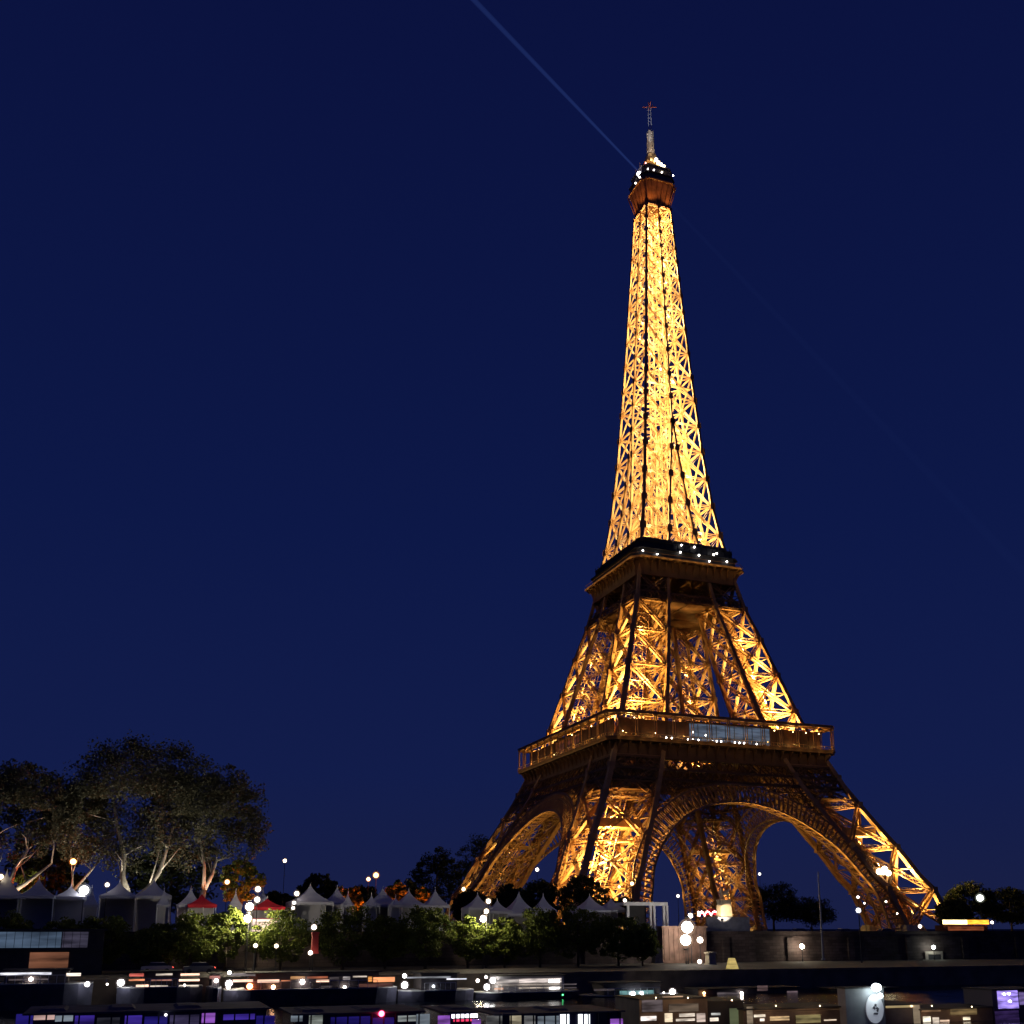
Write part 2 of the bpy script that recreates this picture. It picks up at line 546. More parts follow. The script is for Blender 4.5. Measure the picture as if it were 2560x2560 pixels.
QUAD = ((-1, -1), (1, -1), (-1, 1), (1, 1))
LOWZ = [0.5, 12, 25.3, 39, 48, 56]
MIDZ = [57.5, 71, 84, 96.7, 108.4, 118]
for sx, sy in QUAD:
    r_ = pillar('leg', sx, sy, LOWZ, 1.55, 1.4, 1.25, 0.25, 0.9, 1.5)
    # machine room floor inside each leg
    f = MB(); z = 29.0
    w, g = W(z), G(z)
    f.box(min(sx*(g+2), sx*(w-2)), max(sx*(g+2), sx*(w-2)), min(sy*(g+2), sy*(w-2)), max(sy*(g+2), sy*(w-2)), z, z+0.5)
    f.box(min(sx*(g+2), sx*(w-2)), max(sx*(g+2), sx*(w-2)), min(sy*(w-2), sy*(w-2.3)), max(sy*(w-2), sy*(w-2.3)), z+0.5, z+2.4)
    f.box(min(sx*(w-2), sx*(w-2.3)), max(sx*(w-2), sx*(w-2.3)), min(sy*(g+2), sy*(w-2.3)), max(sy*(g+2), sy*(w-2.3)), z+0.5, z+2.4)
    tpart(f, 'leg_panel', IRON, r_)
    f = MB(); z = 41.0; w, g = W(z)-0.9, G(z)+0.9  # panel added to stop the leg lights reaching higher
    f.box(min(sx*g, sx*w), max(sx*g, sx*w), min(sy*g, sy*w), max(sy*g, sy*w), z, z+0.3)
    tpart(f, 'leg_panel', IRON_SHADED, r_)
    r_ = pillar('upper_leg', sx, sy, MIDZ, 1.3, 1.0, 1.05, 0.2, 0.8, 1.3)
    f = MB(); z = 108.9; w, g = W(z)-0.6, 0.4  # added panel that keeps the bay under the second deck in shade
    f.box(min(sx*g, sx*w), max(sx*g, sx*w), min(sy*g, sy*w), max(sy*g, sy*w), z, z+0.25)
    tpart(f, 'leg_panel', IRON_SHADED, r_)
    for (x, y, z) in chord_pts(sx, sy, 0.5):
        p = MB()
        p.prism([(x-3, y-3), (x+3, y-3), (x+3, y+3), (x-3, y+3)], GZ, 1.6, None, [(x-1.8, y-1.8), (x+1.8, y-1.8), (x+1.8, y+1.8), (x-1.8, y+1.8)])
        tpart(p, 'masonry_plinth', STONE)

# shaft above the second platform
UPZ = [118, 126.5, 136.8, 148.2, 159, 169.9, 180.3, 190.6, 200.1, 210.2, 220.1, 227.7, 234.8, 242.2, 249.6, 255.3, 261.5, 267.1, 273]
root = tgroup('shaft')
br, fr, lf = MB(), MB(), MB()
frq = {q_: MB() for q_ in QUAD}
chd = {}
def CH(k):
    return chd.setdefault(k, MB())
def cs(z): return float(np.interp(z, [118, 185, 275], [0.95, 0.75, 0.55]))
for i in range(len(UPZ) - 1):
    z0, z1 = UPZ[i], UPZ[i+1]
    c = cs(z0); gw = float(np.interp(z0, [118, 275], [0.66, 0.30])); t = float(np.interp(z0, [118, 275], [0.18, 0.12]))
    dep = gw * 0.75
    for s1 in (-1, 1):
        for s2 in (-1, 1):
            a, b = (s1*W(z0), s2*W(z0), z0), (s1*W(z1), s2*W(z1), z1)
            ch = CH(('c', s1, s2)); ch.bar(a, b, c, c, (0, 1, 0))
            for n in ((s1, 0, 0), (0, s2, 0)):
                plate(ch, np.array(b) + np.array(n)*(c/2 + 0.06), n, c*(2.3 if z0 < 200 else 1.9), 0.16)
    for (ux, uy) in ((0, -1), (1, 0), (0, 1), (-1, 0)):
        n = (ux, uy, 0); tx, ty = -uy, ux
        def fp(s, z, half):      # point on this face; s=-1..1
            w = W(z)
            return np.array((ux*w + tx*s, uy*w + ty*s, z))
        g0, g1 = G(z0), G(z1)
        w0, w1 = W(z0), W(z1)
        for sg in (-1, 1):
            # inner chord of each leg, or the single mid chord above
            if g0 > 0.3:
                a, b = fp(sg*g0, z0, 0), fp(sg*g1, z1, 0); ch = CH(('i', ux, uy, sg))
                ch.bar(a, b, c*0.85, c*0.85, n); plate(ch, b + np.array(n)*(c*0.45 + 0.06), n, c*2.3, 0.16)
            face_bay(br, fp(sg*g0, z0, 0), fp(sg*w0, z0, 0), fp(sg*g1, z1, 0), fp(sg*w1, z1, 0), n, gw, t, dep, 0, True, False)
        if g0 <= 0.3:
            ch = CH(('m', ux, uy)); ch.bar(fp(0, z0, 0), fp(0, z1, 0), c*0.85, c*0.85, n); plate(ch, fp(0, z1, 0) + np.array(n)*(c*0.45 + 0.06), n, c*2.3, 0.16)
        elif g0 > 1.5:
            face_bay(br, fp(-g0, z0, 0), fp(g0, z0, 0), fp(-g1, z1, 0), fp(g1, z1, 0), n, gw, t, dep, 0, True, False)
    # inner walls of the four legs and the diaphragms
    if g0 > 1.0:
        for sx, sy in QUAD:
            a0, a1 = (sx*g0, sy*g0, z0), (sx*g1, sy*g1, z1); fq = frq[(sx, sy)]
            fq.bar(a0, a1, c*0.7, c*0.7, (0, 1, 0))
            face_bay(fq, a0, (sx*g0, sy*w0, z0), a1, (sx*g1, sy*w1, z1), (-sx, 0, 0), gw*0.8, t, 0, 0, True, False)
            face_bay(fq, a0, (sx*w0, sy*g0, z0), a1, (sx*w1, sy*g1, z1), (0, -sy, 0), gw*0.8, t, 0, 0, True, False)
    for zz_, k_ in ((z1, 1.0),):
        w = W(zz_) - 0.3
        fr.girder((-w, -w, zz_), (w, w, zz_), gw*k_, t, (0, 0, 1), 0, 0)
        fr.girder((w, -w, zz_-0.1), (-w, w, zz_-0.1), gw*k_, t, (0, 0, 1), 0, 0)
        for a, b in (((-w, 0), (0, -w)), ((0, -w), (w, 0)), ((w, 0), (0, w)), ((0, w), (-w, 0))):
            fr.girder((*a, zz_-0.2), (*b, zz_-0.2), gw*k_, t, (0, 0, 1), 0, 0)
    # lift guides and spiral stair
    for (x, y) in ((-2.1, -2.1), (2.1, -2.1), (2.1, 2.1), (-2.1, 2.1), (0, -2.1)):
        k_ = min(1.0, W(z0) / 9.0)
        lf.bar((x*k_, y*k_, z0), (x*k_, y*k_, z1), 0.3, 0.3, (0, 1, 0))
    nseg = 2
    for j in range(nseg):
        za, zb = z0 + (z1-z0)*j/nseg, z0 + (z1-z0)*(j+1)/nseg
        k_ = min(1.0, W(z0) / 9.0); f_ = 1 if j % 2 else -1
        lf.bar((-2.1*k_*f_, -2.1*k_, za), (2.1*k_*f_, -2.1*k_, zb), 0.5, 0.15, (0, 1, 0))
        lf.bar((-2.1*k_*f_, 2.1*k_, za), (2.1*k_*f_, 2.1*k_, zb), 0.5, 0.15, (0, 1, 0))
        lf.bar((-2.1*k_, -2.1*k_*f_, za), (-2.1*k_, 2.1*k_*f_, zb), 0.5, 0.15, (1, 0, 0))
        lf.bar((2.1*k_, -2.1*k_*f_, za), (2.1*k_, 2.1*k_*f_, zb), 0.5, 0.15, (1, 0, 0))
# intermediate platform at 196 m
w = W(196) + 0.1
fr.box(-w+0.6, w-0.6, -w+0.6, -w+2.0, 195.6, 195.8); fr.box(-w+0.6, w-0.6, w-2.0, w-0.6, 195.6, 195.8)
# corner outriggers where the shaft bracing meets the leg width
for c_ in chd.values():
    tpart(c_, 'chord', IRON, root)
tpart(br, 'bracing', IRON, root)
for q_ in frq.values():
    tpart(q_, 'inner_wall_frame', IRON, root)
tpart(fr, 'level_frame', IRON, root); tpart(lf, 'lift_guide', IRON, root)

def octo(h, c):
    return [(-h+c, -h), (h-c, -h), (h, -h+c), (h, h-c), (h-c, h), (-h+c, h), (-h, h-c), (-h, -h+c)]

def ring(mb, h, c, z0, z1, th, m=None, skip=None):
    o, i_ = octo(h, c), octo(h-th, max(0.05, c-th*0.4))
    for k in range(8):
        j = (k+1) % 8
        mb.hexa([(*o[k], z0), (*o[j], z0), (*i_[j], z0), (*i_[k], z0), (*o[k], z1), (*o[j], z1), (*i_[j], z1), (*i_[k], z1)], m)

def perim(h, c, step):
    """points along a chamfered square with outward normals"""
    o = octo(h, c); res = []
    for k in range(8):
        a, b = np.array(o[k]), np.array(o[(k+1) % 8]); L = np.linalg.norm(b - a)
        n = max(1, int(round(L / step)))
        d = (b - a)/L; nn = np.array((d[1], -d[0]))
        for i in range(n):
            res.append((a + (b-a)*i/n, nn))
    return res

# belt girders with diamond lattice, below each platform
def belt(mb, z0, z1, off, cell, t, rails=True):
    for (ux, uy) in ((0, -1), (1, 0), (0, 1), (-1, 0)):
        n = (ux, uy, 0); tx, ty = -uy, ux
        def P(s, z):
            w = W(z) + off
            return (ux*w + tx*s*w, uy*w + ty*s*w, z)
        N = max(4, int(round(2*W(z0)/cell)))
        if rails:
            for z in (z0, z1):
                mb.bar(P(-1, z), P(1, z), t*2.6, t*2.6, n)
        for i in range(N):
            s0, s1 = -1 + 2*i/N, -1 + 2*(i+1)/N
            mb.bar(P(s0, z0), P(s1, z1), t, t, n); mb.bar(P(s1, z0), P(s0, z1), t, t, n)

g1 = tgroup('first_platform')
bm = MB(); belt(bm, 44.5, 47.6, 0.25, 2.6, 0.2); belt(bm, 47.6, 51.4, 0.25, 3.4, 0.26); belt(bm, 44.5, 51.4, -1.6, 4.4, 0.26)
tpart(bm, 'belt_girder', IRON_SHADED, g1)
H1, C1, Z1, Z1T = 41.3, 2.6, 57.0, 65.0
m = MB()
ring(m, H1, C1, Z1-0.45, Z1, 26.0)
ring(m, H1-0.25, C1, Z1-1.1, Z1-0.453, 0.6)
tpart(m, 'deck', IRON_SHADED, g1)
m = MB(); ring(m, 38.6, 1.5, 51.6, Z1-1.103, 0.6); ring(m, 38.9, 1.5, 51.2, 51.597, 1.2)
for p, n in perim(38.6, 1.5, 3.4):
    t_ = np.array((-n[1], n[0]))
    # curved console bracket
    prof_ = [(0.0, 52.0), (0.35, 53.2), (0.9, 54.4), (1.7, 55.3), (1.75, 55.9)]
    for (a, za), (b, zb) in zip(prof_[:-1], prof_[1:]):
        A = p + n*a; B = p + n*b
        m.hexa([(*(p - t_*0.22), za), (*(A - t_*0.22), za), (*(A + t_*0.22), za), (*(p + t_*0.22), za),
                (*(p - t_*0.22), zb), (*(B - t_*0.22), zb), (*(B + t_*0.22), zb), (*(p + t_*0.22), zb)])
tpart(m, 'bracket_frieze', IRON_SHADED, g1)
m = MB(); ring(m, H1-0.1, C1, Z1+1.05, Z1+1.2, 0.2); ring(m, H1-0.14, C1, Z1+0.25, Z1+0.35, 0.1)
for p, n in perim(H1-0.16, C1, 1.6):
    m.box(p[0]-0.05, p[0]+0.05, p[1]-0.05, p[1]+0.05, Z1, Z1+1.05)
tpart(m, 'balustrade', IRON, g1)
m = MB(); ring(m, H1-0.2, C1, Z1T-0.35, Z1T, 3.0); ring(m, H1-0.05, C1, Z1T-0.7, Z1T-0.353, 0.5); ring(m, H1+0.1, C1, Z1T+0.003, Z1T+0.15, 0.5)
ring(m, H1-3.2, C1, Z1T-0.8, Z1T-0.01, 0.35)
for p, n in perim(H1-0.4, C1, 3.3):
    a = np.array((*p, Z1T-0.5)); b = np.array((*(p - n*2.8), Z1T-0.5)); m.bar(a, b, 0.14, 0.3, (0, 0, 1))
tpart(m, 'canopy', IRON, g1)
colmesh = None
for p, n in perim(H1-0.45, C1, 6.5):
    t_ = np.array((-n[1], n[0]))
    if colmesh is None:
        m = MB()
        for s in (-0.38, 0.38):
            m.tube([(s, 0, 0.3), (s, 0, 7.3)], 0.15, 8)
        m.box(-0.65, 0.65, -0.25, 0.25, 0.0, 0.3); m.box(-0.6, 0.6, -0.22, 0.22, 6.2, 6.4); m.box(-0.7, 0.7, -0.25, 0.25, 7.1, 7.3)
        colmesh = m.mesh('column', IRON)
    o = link_mesh('column', colmesh, g1, (p[0], p[1], Z1), math.atan2(t_[1], t_[0]))

# pavilions on the first platform
BLUEWIN = winmat('pavilion_glass', (0.17, 0.24, 0.36), 0.5, 0.5, 0.25)
REDWALL = mat('dark_red_wall', (0.045, 0.018, 0.012), rough=0.6, var=0.3, scale=0.6)
DIMWIN = winmat('dim_gallery_glass', (0.55, 0.13, 0.035), 0.22, 0.35, 0.05)
HW = 37.5
for (ux, uy) in ((0, -1), (1, 0), (0, 1), (-1, 0)):
    tx, ty = -uy, ux
    def slab(mb, s0, s1, d0, d1, z0, z1):
        P_ = lambda s_, d_: (ux*d_ + tx*s_, uy*d_ + ty*s_)
        mb.prism([P_(s0, d1), P_(s1, d1), P_(s1, d0), P_(s0, d0)], z0, z1)
    front = (ux, uy) == (0, -1)
    a0, a1 = (-12.0, 17.5) if front else (-12.0, 12.0)
    pv = MB()
    slab(pv, -36.2, a0 - 0.4, HW-0.3, HW, Z1+0.01, Z1+6.3)  # wall lengths added to block leg light behind the columns
    slab(pv, a1 + 0.4, 36.2, HW-0.3, HW, Z1+0.01, Z1+6.3)
    for i in range(24):
        s_ = -35 + 70*i/23
        if a0 - 0.9 < s_ < a1 + 0.9: continue
        slab(pv, s_-0.1, s_+0.1, HW+0.003, HW+0.08, Z1+0.01, Z1+6.2)
    slab(pv, a0 - 0.4, a1 + 0.4, HW-8, HW, Z1+6.31, Z1+6.9)
    slab(pv, a0 - 0.4, a0, HW-8, HW, Z1+0.01, Z1+6.3); slab(pv, a1, a1 + 0.4, HW-8, HW, Z1+0.01, Z1+6.3)
    tpart(pv, 'gallery_wall_screen', REDWALL, g1)
    gl = MB(); slab(gl, a0, a1, HW-0.6, HW-0.5, Z1+0.02, Z1+6.28)
    tpart(gl, 'window_band', BLUEWIN if front else DIMWIN, g1)
    fr_ = MB()
    for i in range(10):
        s_ = a0 + (a1-a0)*i/9
        slab(fr_, s_-0.08, s_+0.08, HW-0.495, HW-0.35, Z1+0.03, Z1+6.2)
    slab(fr_, a0, a1, HW-0.34, HW-0.2, Z1+1.6, Z1+1.75)
    tpart(fr_, 'window_frame', BLACKM, g1)

def bulbs(pts, r, gm, parent, name='lamp'):
    mb = MB(); mb.sphere((0, 0, 0), r, nu=8, nv=5)
    me = mb.mesh(name, gm, True)
    for p in pts:
        link_mesh(name, me, parent, p)
LWHITE = glow((1.0, 0.93, 0.85), 14.0)
LWARM = glow((1.0, 0.66, 0.30), 14.0)
pl = [(x, -40.0, Z1+0.5) for x in (-21.5, -19.6, -14, -12.2, -10.4, -5.5, -3.9, -2.3, 2.6, 4.3, 6, 10.5)]
rr = random.Random(3)
pl += [(x, -36 + rr.uniform(-1.5, 1.0), Z1+3.0+rr.uniform(-0.5, 0.6)) for x in (-14.2, -13, -11.8, -10.6, -6, -4.6, -3.6, -2.6, -1.4, 5, 7.2)]
bulbs(pl, 0.27, LWHITE, g1)
pl = [(x, -37.6, Z1+rr.choice((2.2, 6.4, 6.6, 5.8))) for x in (-35, -31, -24, -17, 19, 26, 31, 36)]
pl += [(-37.6, y, Z1+rr.choice((2.2, 6.4, 6.6))) for y in (-33, -20, -4, 12, 27)]
bulbs(pl, 0.16, LWARM, g1)

# second platform
g2 = tgroup('second_platform')
H2, C2, Z2 = 22.0, 3.0, 123.2
m = MB(); belt(m, 108.6, 111.2, 0.3, 1.5, 0.14); belt(m, 108.6, 111.2, -0.9, 2.2, 0.14); tpart(m, 'belt_girder', IRON_SHADED, g2)
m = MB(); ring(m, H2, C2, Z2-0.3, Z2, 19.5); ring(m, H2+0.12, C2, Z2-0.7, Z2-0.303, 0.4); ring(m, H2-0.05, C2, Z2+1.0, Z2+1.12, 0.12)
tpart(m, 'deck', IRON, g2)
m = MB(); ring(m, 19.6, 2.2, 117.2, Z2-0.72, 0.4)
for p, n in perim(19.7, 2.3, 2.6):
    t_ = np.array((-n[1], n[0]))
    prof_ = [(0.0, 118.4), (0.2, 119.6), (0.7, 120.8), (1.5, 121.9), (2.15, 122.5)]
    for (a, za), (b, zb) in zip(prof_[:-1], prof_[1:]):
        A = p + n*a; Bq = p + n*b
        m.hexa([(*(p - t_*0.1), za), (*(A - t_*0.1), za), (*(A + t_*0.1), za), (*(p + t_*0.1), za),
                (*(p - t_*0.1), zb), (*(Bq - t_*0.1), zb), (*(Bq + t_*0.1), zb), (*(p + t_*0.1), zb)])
tpart(m, 'bracket_frieze', IRON_SHADED, g2)
m = MB()
ring(m, 19.6, 2.0, Z2+0.01, Z2+3.4, 1.2); ring(m, 20.3, 2.2, Z2+3.41, Z2+3.7, 3.8)
ring(m, 18.6, 1.8, Z2+3.71, Z2+6.4, 0.3); ring(m, 19.0, 2.0, Z2+6.41, Z2+6.6, 1.8)
ring(m, 17.2, 1.6, Z2+6.61, Z2+8.4, 0.2)
for p, n in perim(18.7, 1.8, 2.2):
    m.box(p[0]-0.1, p[0]+0.1, p[1]-0.1, p[1]+0.1, Z2+3.71, Z2+7.6)
tpart(m, 'upper_gallery', BLACKM, g2)
bulbs([(-18.0, -20.4, Z2+1.9), (-12.5, -20.2, Z2+1.5), (-3.6, -20.3, Z2+3.2), (-2.6, -19.3, Z2+6.3), (2.4, -19.4, Z2+6.2), (3.6, -20.3, Z2+3.1), (9.4, -20.3, Z2+4.1),
       (10.6, -20.4, Z2+4.6), (14.4, -20.6, Z2+2.0), (7.4, -20.6, Z2+1.3)], 0.30, LWHITE, g2)

# top platform
g3 = tgroup('top_platform')
m = MB()
# flaring bracket skirt
for k in range(8):
    a, b = octo(5.2, 0.9), octo(7.3, 2.6)
    j = (k+1) % 8
    m.quad((*a[k], 274.6), (*a[j], 274.6), (*b[j], 282.80), (*b[k], 282.80))
for p, n in perim(5.35, 0.9, 1.7):
    q_ = p * (7.5/5.4)
    m.bar((*p, 274.2), (*q_, 282.90), 0.35, 0.3, (n[0], n[1], 0))
ring(m, 5.3, 0.9, 273.6, 274.6, 0.3)
tpart(m, 'flared_bracket', mat('bracket_iron', (0.26, 0.11, 0.05), rough=0.6, var=0.4, scale=0.5), g3)
m = MB(); ring(m, 7.8, 2.8, 282.60, 283.10, 0.6); m.prism(octo(7.1, 2.5), 282.85, 283.20)
tpart(m, 'deck', IRON, g3)
m = MB(); m.prism(octo(7.3, 2.5), 283.32, 285.90, None, octo(7.1, 2.4)); m.prism(octo(7.5, 2.5), 285.92, 286.20)
m.prism(octo(6.6, 2.2), 286.22, 289.80, None, octo(6.3, 2.1))
m.prism(octo(6.8, 2.2), 289.82, 290.10)
tpart(m, 'cabin', mat('dark_cabin', (0.06, 0.045, 0.05), rough=0.4, var=0.3, scale=0.6), g3)
m = MB()
m.prism(octo(4.4, 1.3), 290.12, 292.80, None, octo(4.2, 1.2)); m.prism(octo(4.7, 1.3), 292.82, 293.10)
m.prism(octo(3.2, 1.0), 293.12, 296.2, None, octo(2.6, 0.8)); m.prism(octo(2.4, 0.7), 296.21, 299.6, None, octo(1.7, 0.5))
for i in range(22):
    a = i * 2*math.pi/22; r0 = 5.6 + 0.5*math.sin(i*2.7)
    m.bar((r0*math.cos(a), r0*math.sin(a), 290.10), (r0*math.cos(a), r0*math.sin(a), 292.20 + 1.2*abs(math.sin(i*1.7))), 0.18, 0.18, (0, 1, 0))
tpart(m, 'roof_equipment', mat('ochre_equipment', (0.5, 0.35, 0.18), rough=0.5, var=0.4, scale=1.2), g3)
m = MB(); m.prism(octo(1.35, 0.3), 295.80, 310.6, None, octo(1.1, 0.3))
for z in np.arange(297.10, 310, 1.3):
    for a in range(4):
        x, y = 1.35*math.cos(a*math.pi/2), 1.35*math.sin(a*math.pi/2)
        m.box(x-0.18, x+0.18, y-0.18, y+0.18, z, z+0.8)
tpart(m, 'mast', mat('pale_mast', (0.5, 0.42, 0.34), rough=0.6, var=0.2, scale=1), g3)
m = MB()
for s in (-0.55, 0.55):
    m.tube([(s, -s*0.2, 310.6), (s*0.9, -s*0.2, 321.8)], 0.2, 6)
for z in np.arange(312, 321, 1.6):
    m.bar((-0.5, 0.1, z), (0.5, -0.1, z+0.8), 0.1, 0.1, (0, 1, 0))
tpart(m, 'antenna', mat('pale_antenna', (0.55, 0.56, 0.62), rough=0.4), g3)
m = MB()
m.bar((-2.7, 0.8, 321.9), (2.7, -0.8, 322.4), 0.35, 0.35, (0, 0, 1)); m.bar((-0.8, -2.7, 322.3), (0.8, 2.7, 322.7), 0.35, 0.35, (0, 0, 1))
m.bar((0, 0, 321.8), (-0.4, 0, 324.4), 0.3, 0.3, (0, 1, 0)); m.bar((1.2, -0.3, 322.2), (1.2, -0.3, 323.4), 0.3, 0.3, (0, 1, 0))
tpart(m, 'antenna_head', mat('red_antenna', (0.4, 0.10, 0.08), rough=0.5), g3)
bulbs([(-5.0, -6.75, 287.20), (-2.4, -6.75, 287.50), (1.1, -6.75, 287.50), (6.0, -6.7, 287.50), (-7.35, -4.2, 284.80), (-7.35, -0.6, 284.80)], 0.28, LWHITE, g3)
bulbs([(-4.9, -4.9, 291.20)], 0.3, glow((1.0, 0.25, 0.25), 10), g3)
bulbs([(0.6, -4.8, 293.20), (1.8, -4.8, 292.60), (2.9, -4.8, 292.00), (0.2, -4.0, 295.00), (1.6, -4.9, 291.60)], 0.62, glow((1.0, 0.88, 0.62), 16), g3)
bulbs([(4.6, -4.8, 291.20), (5.3, -4.2, 290.90), (-1.2, -4.8, 293.10), (-2.4, -4.9, 293.50)], 0.4, glow((1.0, 0.62, 0.15), 2.2), g3)
m = MB(); m.sphere((-6.9, -2.9, 287.30), 0.75, sz=1.25, nu=12, nv=8); tpart(m, 'beacon', glow((0.85, 0.9, 1.0), 30), g3)

# the four great arches
AC, AR, AO = -1.0, 39.0, 45.0
for (ux, uy) in ((0, -1), (1, 0), (0, 1), (-1, 0)):
    tx, ty = -uy, ux
    n = np.array((ux, uy, 0.0))
    def P(th, r, d):
        x = r*math.cos(th); z = AC + r*math.sin(th); w = W(z) + 0.35 - d
        return np.array((ux*w + tx*x, uy*w + ty*x, z))
    root = tgroup('arch')
    rim, rad, sp, rimo, rimb, rimbo, rimm = MB(), MB(), MB(), MB(), MB(), MB(), MB()
    N = 88; t0, t1 = R(2), R(178)
    th = [t0 + (t1-t0)*i/N for i in range(N+1)]
    for i in range(N):
        a, b = th[i], th[i+1]
        # soffit strip of the front rim
        A0, B0, A1, B1 = P(a, AR, 0), P(b, AR, 0), P(a, AR, 1.1), P(b, AR, 1.1)
        C0, D0, C1_, D1_ = P(a, AR+0.5, 0), P(b, AR+0.5, 0), P(a, AR+0.5, 1.1), P(b, AR+0.5, 1.1)
        rim.hexa([A0, B0, B1, A1, C0, D0, D1_, C1_])
        rimo.bar(P(a, AO, 0.2), P(b, AO, 0.2), 0.5, 0.5, n)
        rimb.bar(P(a, AR+0.2, 4.6), P(b, AR+0.2, 4.6), 0.5, 0.5, n)
        rimbo.bar(P(a, AO, 4.6), P(b, AO, 4.6), 0.4, 0.4, n)
        rimm.bar(P(a, AR+3.9, 0.2), P(b, AR+3.9, 0.2), 0.22, 0.22, n)
        # radial struts and lattice
        rad.bar(P(a, AR+0.5, 0.25), P(a, AO, 0.25), 0.34, 0.5, n)
        if i % 2 == 0:
            rad.bar(P(a, AR+0.2, 4.6), P(a, AO, 4.6), 0.3, 0.3, n)
            rad.bar(P(a, AR+0.4, 0.6), P(a, AR+0.4, 4.4), 0.22, 0.22, (0, 0, 1))
            rad.bar(P(a, AO, 0.6), P(a, AO, 4.4), 0.22, 0.22, (0, 0, 1))
            rad.bar(P(a, AO, 0.6), P(a, AR+0.4, 4.4), 0.22, 0.22, (0, 0, 1))
            rad.bar(P(a, AR+0.4, 1.0), P(b, AR+0.4, 4.4), 0.22, 0.22, (0, 0, 1))
    # spandrel lattice up to the belt girder
    cell = 2.4; sps = [MB(), MB()]
    for ix in range(-18, 18):
        for iz in range(0, 19):
            x0, x1 = ix*cell, (ix+1)*cell; z0 = 44.5 - (iz+1)*cell; z1 = z0 + cell
            if z0 < 8: continue
            xm, zm = (x0+x1)/2, (z0+z1)/2
            if math.hypot(xm, zm-AC) < AO + 1.1 or abs(xm) > G(zm) + 1.0: continue
            sp = sps[0 if xm < 0 else 1]
            def S(x, z, d=0.3):
                w = W(z) + 0.35 - d
                return (ux*w + tx*x, uy*w + ty*x, z)
            sp.bar(S(x0, z0), S(x1, z1), 0.2, 0.2, n); sp.bar(S(x1, z0), S(x0, z1), 0.2, 0.2, n)
            if iz % 2 == 0: sp.bar(S(x0, z0), S(x1, z0), 0.3, 0.3, n)
            if ix % 2 == 0: sp.bar(S(x0, z0), S(x0, z1), 0.3, 0.3, n)
            sp.bar(S(x0, z0, 3.2), S(x1, z1, 3.2), 0.2, 0.2, n); sp.bar(S(x1, z0, 3.2), S(x0, z1, 3.2), 0.2, 0.2, n)
    for r_ in (rim, rimo, rimb, rimbo, rimm):
        tpart(r_, 'arch_rim', IRON, root)
    tpart(rad, 'radial_strut', IRON, root); [tpart(sp_, 'spandrel_lattice', IRON_SHADED, root) for sp_ in sps]

# ------------------------------------------------------------------ the tower's own floodlights, with lights added at galleries and arches
GOLD = (1.0, 0.62, 0.16)
GOLD2 = (1.0, 0.76, 0.29)
def flood(p, power, r=0.35, col=GOLD, spot=None, aim=(0, 0, 1), size=150):
    ld = bpy.data.lights.new('floodlight', 'SPOT' if spot else 'POINT')
    ld.energy = power; ld.color = col; ld.shadow_soft_size = r
    if spot:
        ld.spot_size = R(size); ld.spot_blend = 0.5
    o = bpy.data.objects.new('floodlight', ld)
    o.location = (p[0], p[1], p[2] - GZ)
    if spot:
        o.rotation_euler = Vector(aim).to_track_quat('-Z', 'Y').to_euler()
    scene.collection.objects.link(o); o.parent = tower
    return o

def leg_axis(sx, sy, z):
    c0 = (W(z) + G(z))/2; c1 = (W(z+6) + G(z+6))/2
    return (sx*(c1-c0), sy*(c1-c0), 6.0)
LEGP = {(-1, -1): 1.0, (1, -1): 1.4, (-1, 1): 0.06, (1, 1): 0.30}
for sx, sy in QUAD:
    k = LEGP[(sx, sy)]
    near_ = (sx, sy) == (-1, -1); right_ = (sx, sy) == (1, -1)
    for z, pw in ((5, 8000), (13, 13000), (20, 16000), (26.5, 14000), (33, 5500)):
        w, g = W(z), G(z); c = (w+g)/2
        if near_:
            flood((sx*c, sy*c, z), pw*2.0)
        elif right_:
            flood((sx*(c+2.0), sy*(c+1.2), z), pw*(2.7 if z < 25 else 2.0), spot=True, aim=(0.6, -0.6, 1.0), size=165)
            if z == 13:
                flood((sx*(c+4), sy*(c+2.5), z+4), 20000, spot=True, aim=(0.5, -0.4, 1), size=165)
        else:
            flood((sx*c, sy*c, z), pw*k)
            if sx < 0: flood((sx*(c+5), sy*c, z), pw*0.10, spot=True, aim=(-0.8, 0.2, 1), size=150)
    for z, pw in ((59.5, 80000), (66, 60000), (75, 42000), (84, 28000), (94, 16000)):
        w, g = W(z), G(z); c = (w+g)/2
        kk = 1.0 if near_ else 1.25 if right_ else 0.5
        flood((sx*(c+0.8), sy*(c+0.8), z), pw*kk*1.2, spot=True, aim=(sx*0.3, sy*0.3, 1.0), size=172)
for z in np.arange(129, 182, 7.0):
    w, g = W(z), G(z); c = (w+g)/2
    for sx, sy in QUAD:
        flood((sx*c, sy*c, z), {(-1, -1): 6400, (1, -1): 13500}.get((sx, sy), 4200), col=GOLD2)
for z in np.arange(182, 275, 5.5):
    w = W(z)
    for sx, sy in ((-1, -1), (1, 1)) if int(z) % 2 else ((1, -1), (-1, 1)):
        flood((sx*w*0.45, sy*w*0.45, z), float(np.interp(z, [182, 270], [8600, 5600])) * (1.5 if sx > 0 else 0.85), col=GOLD2)
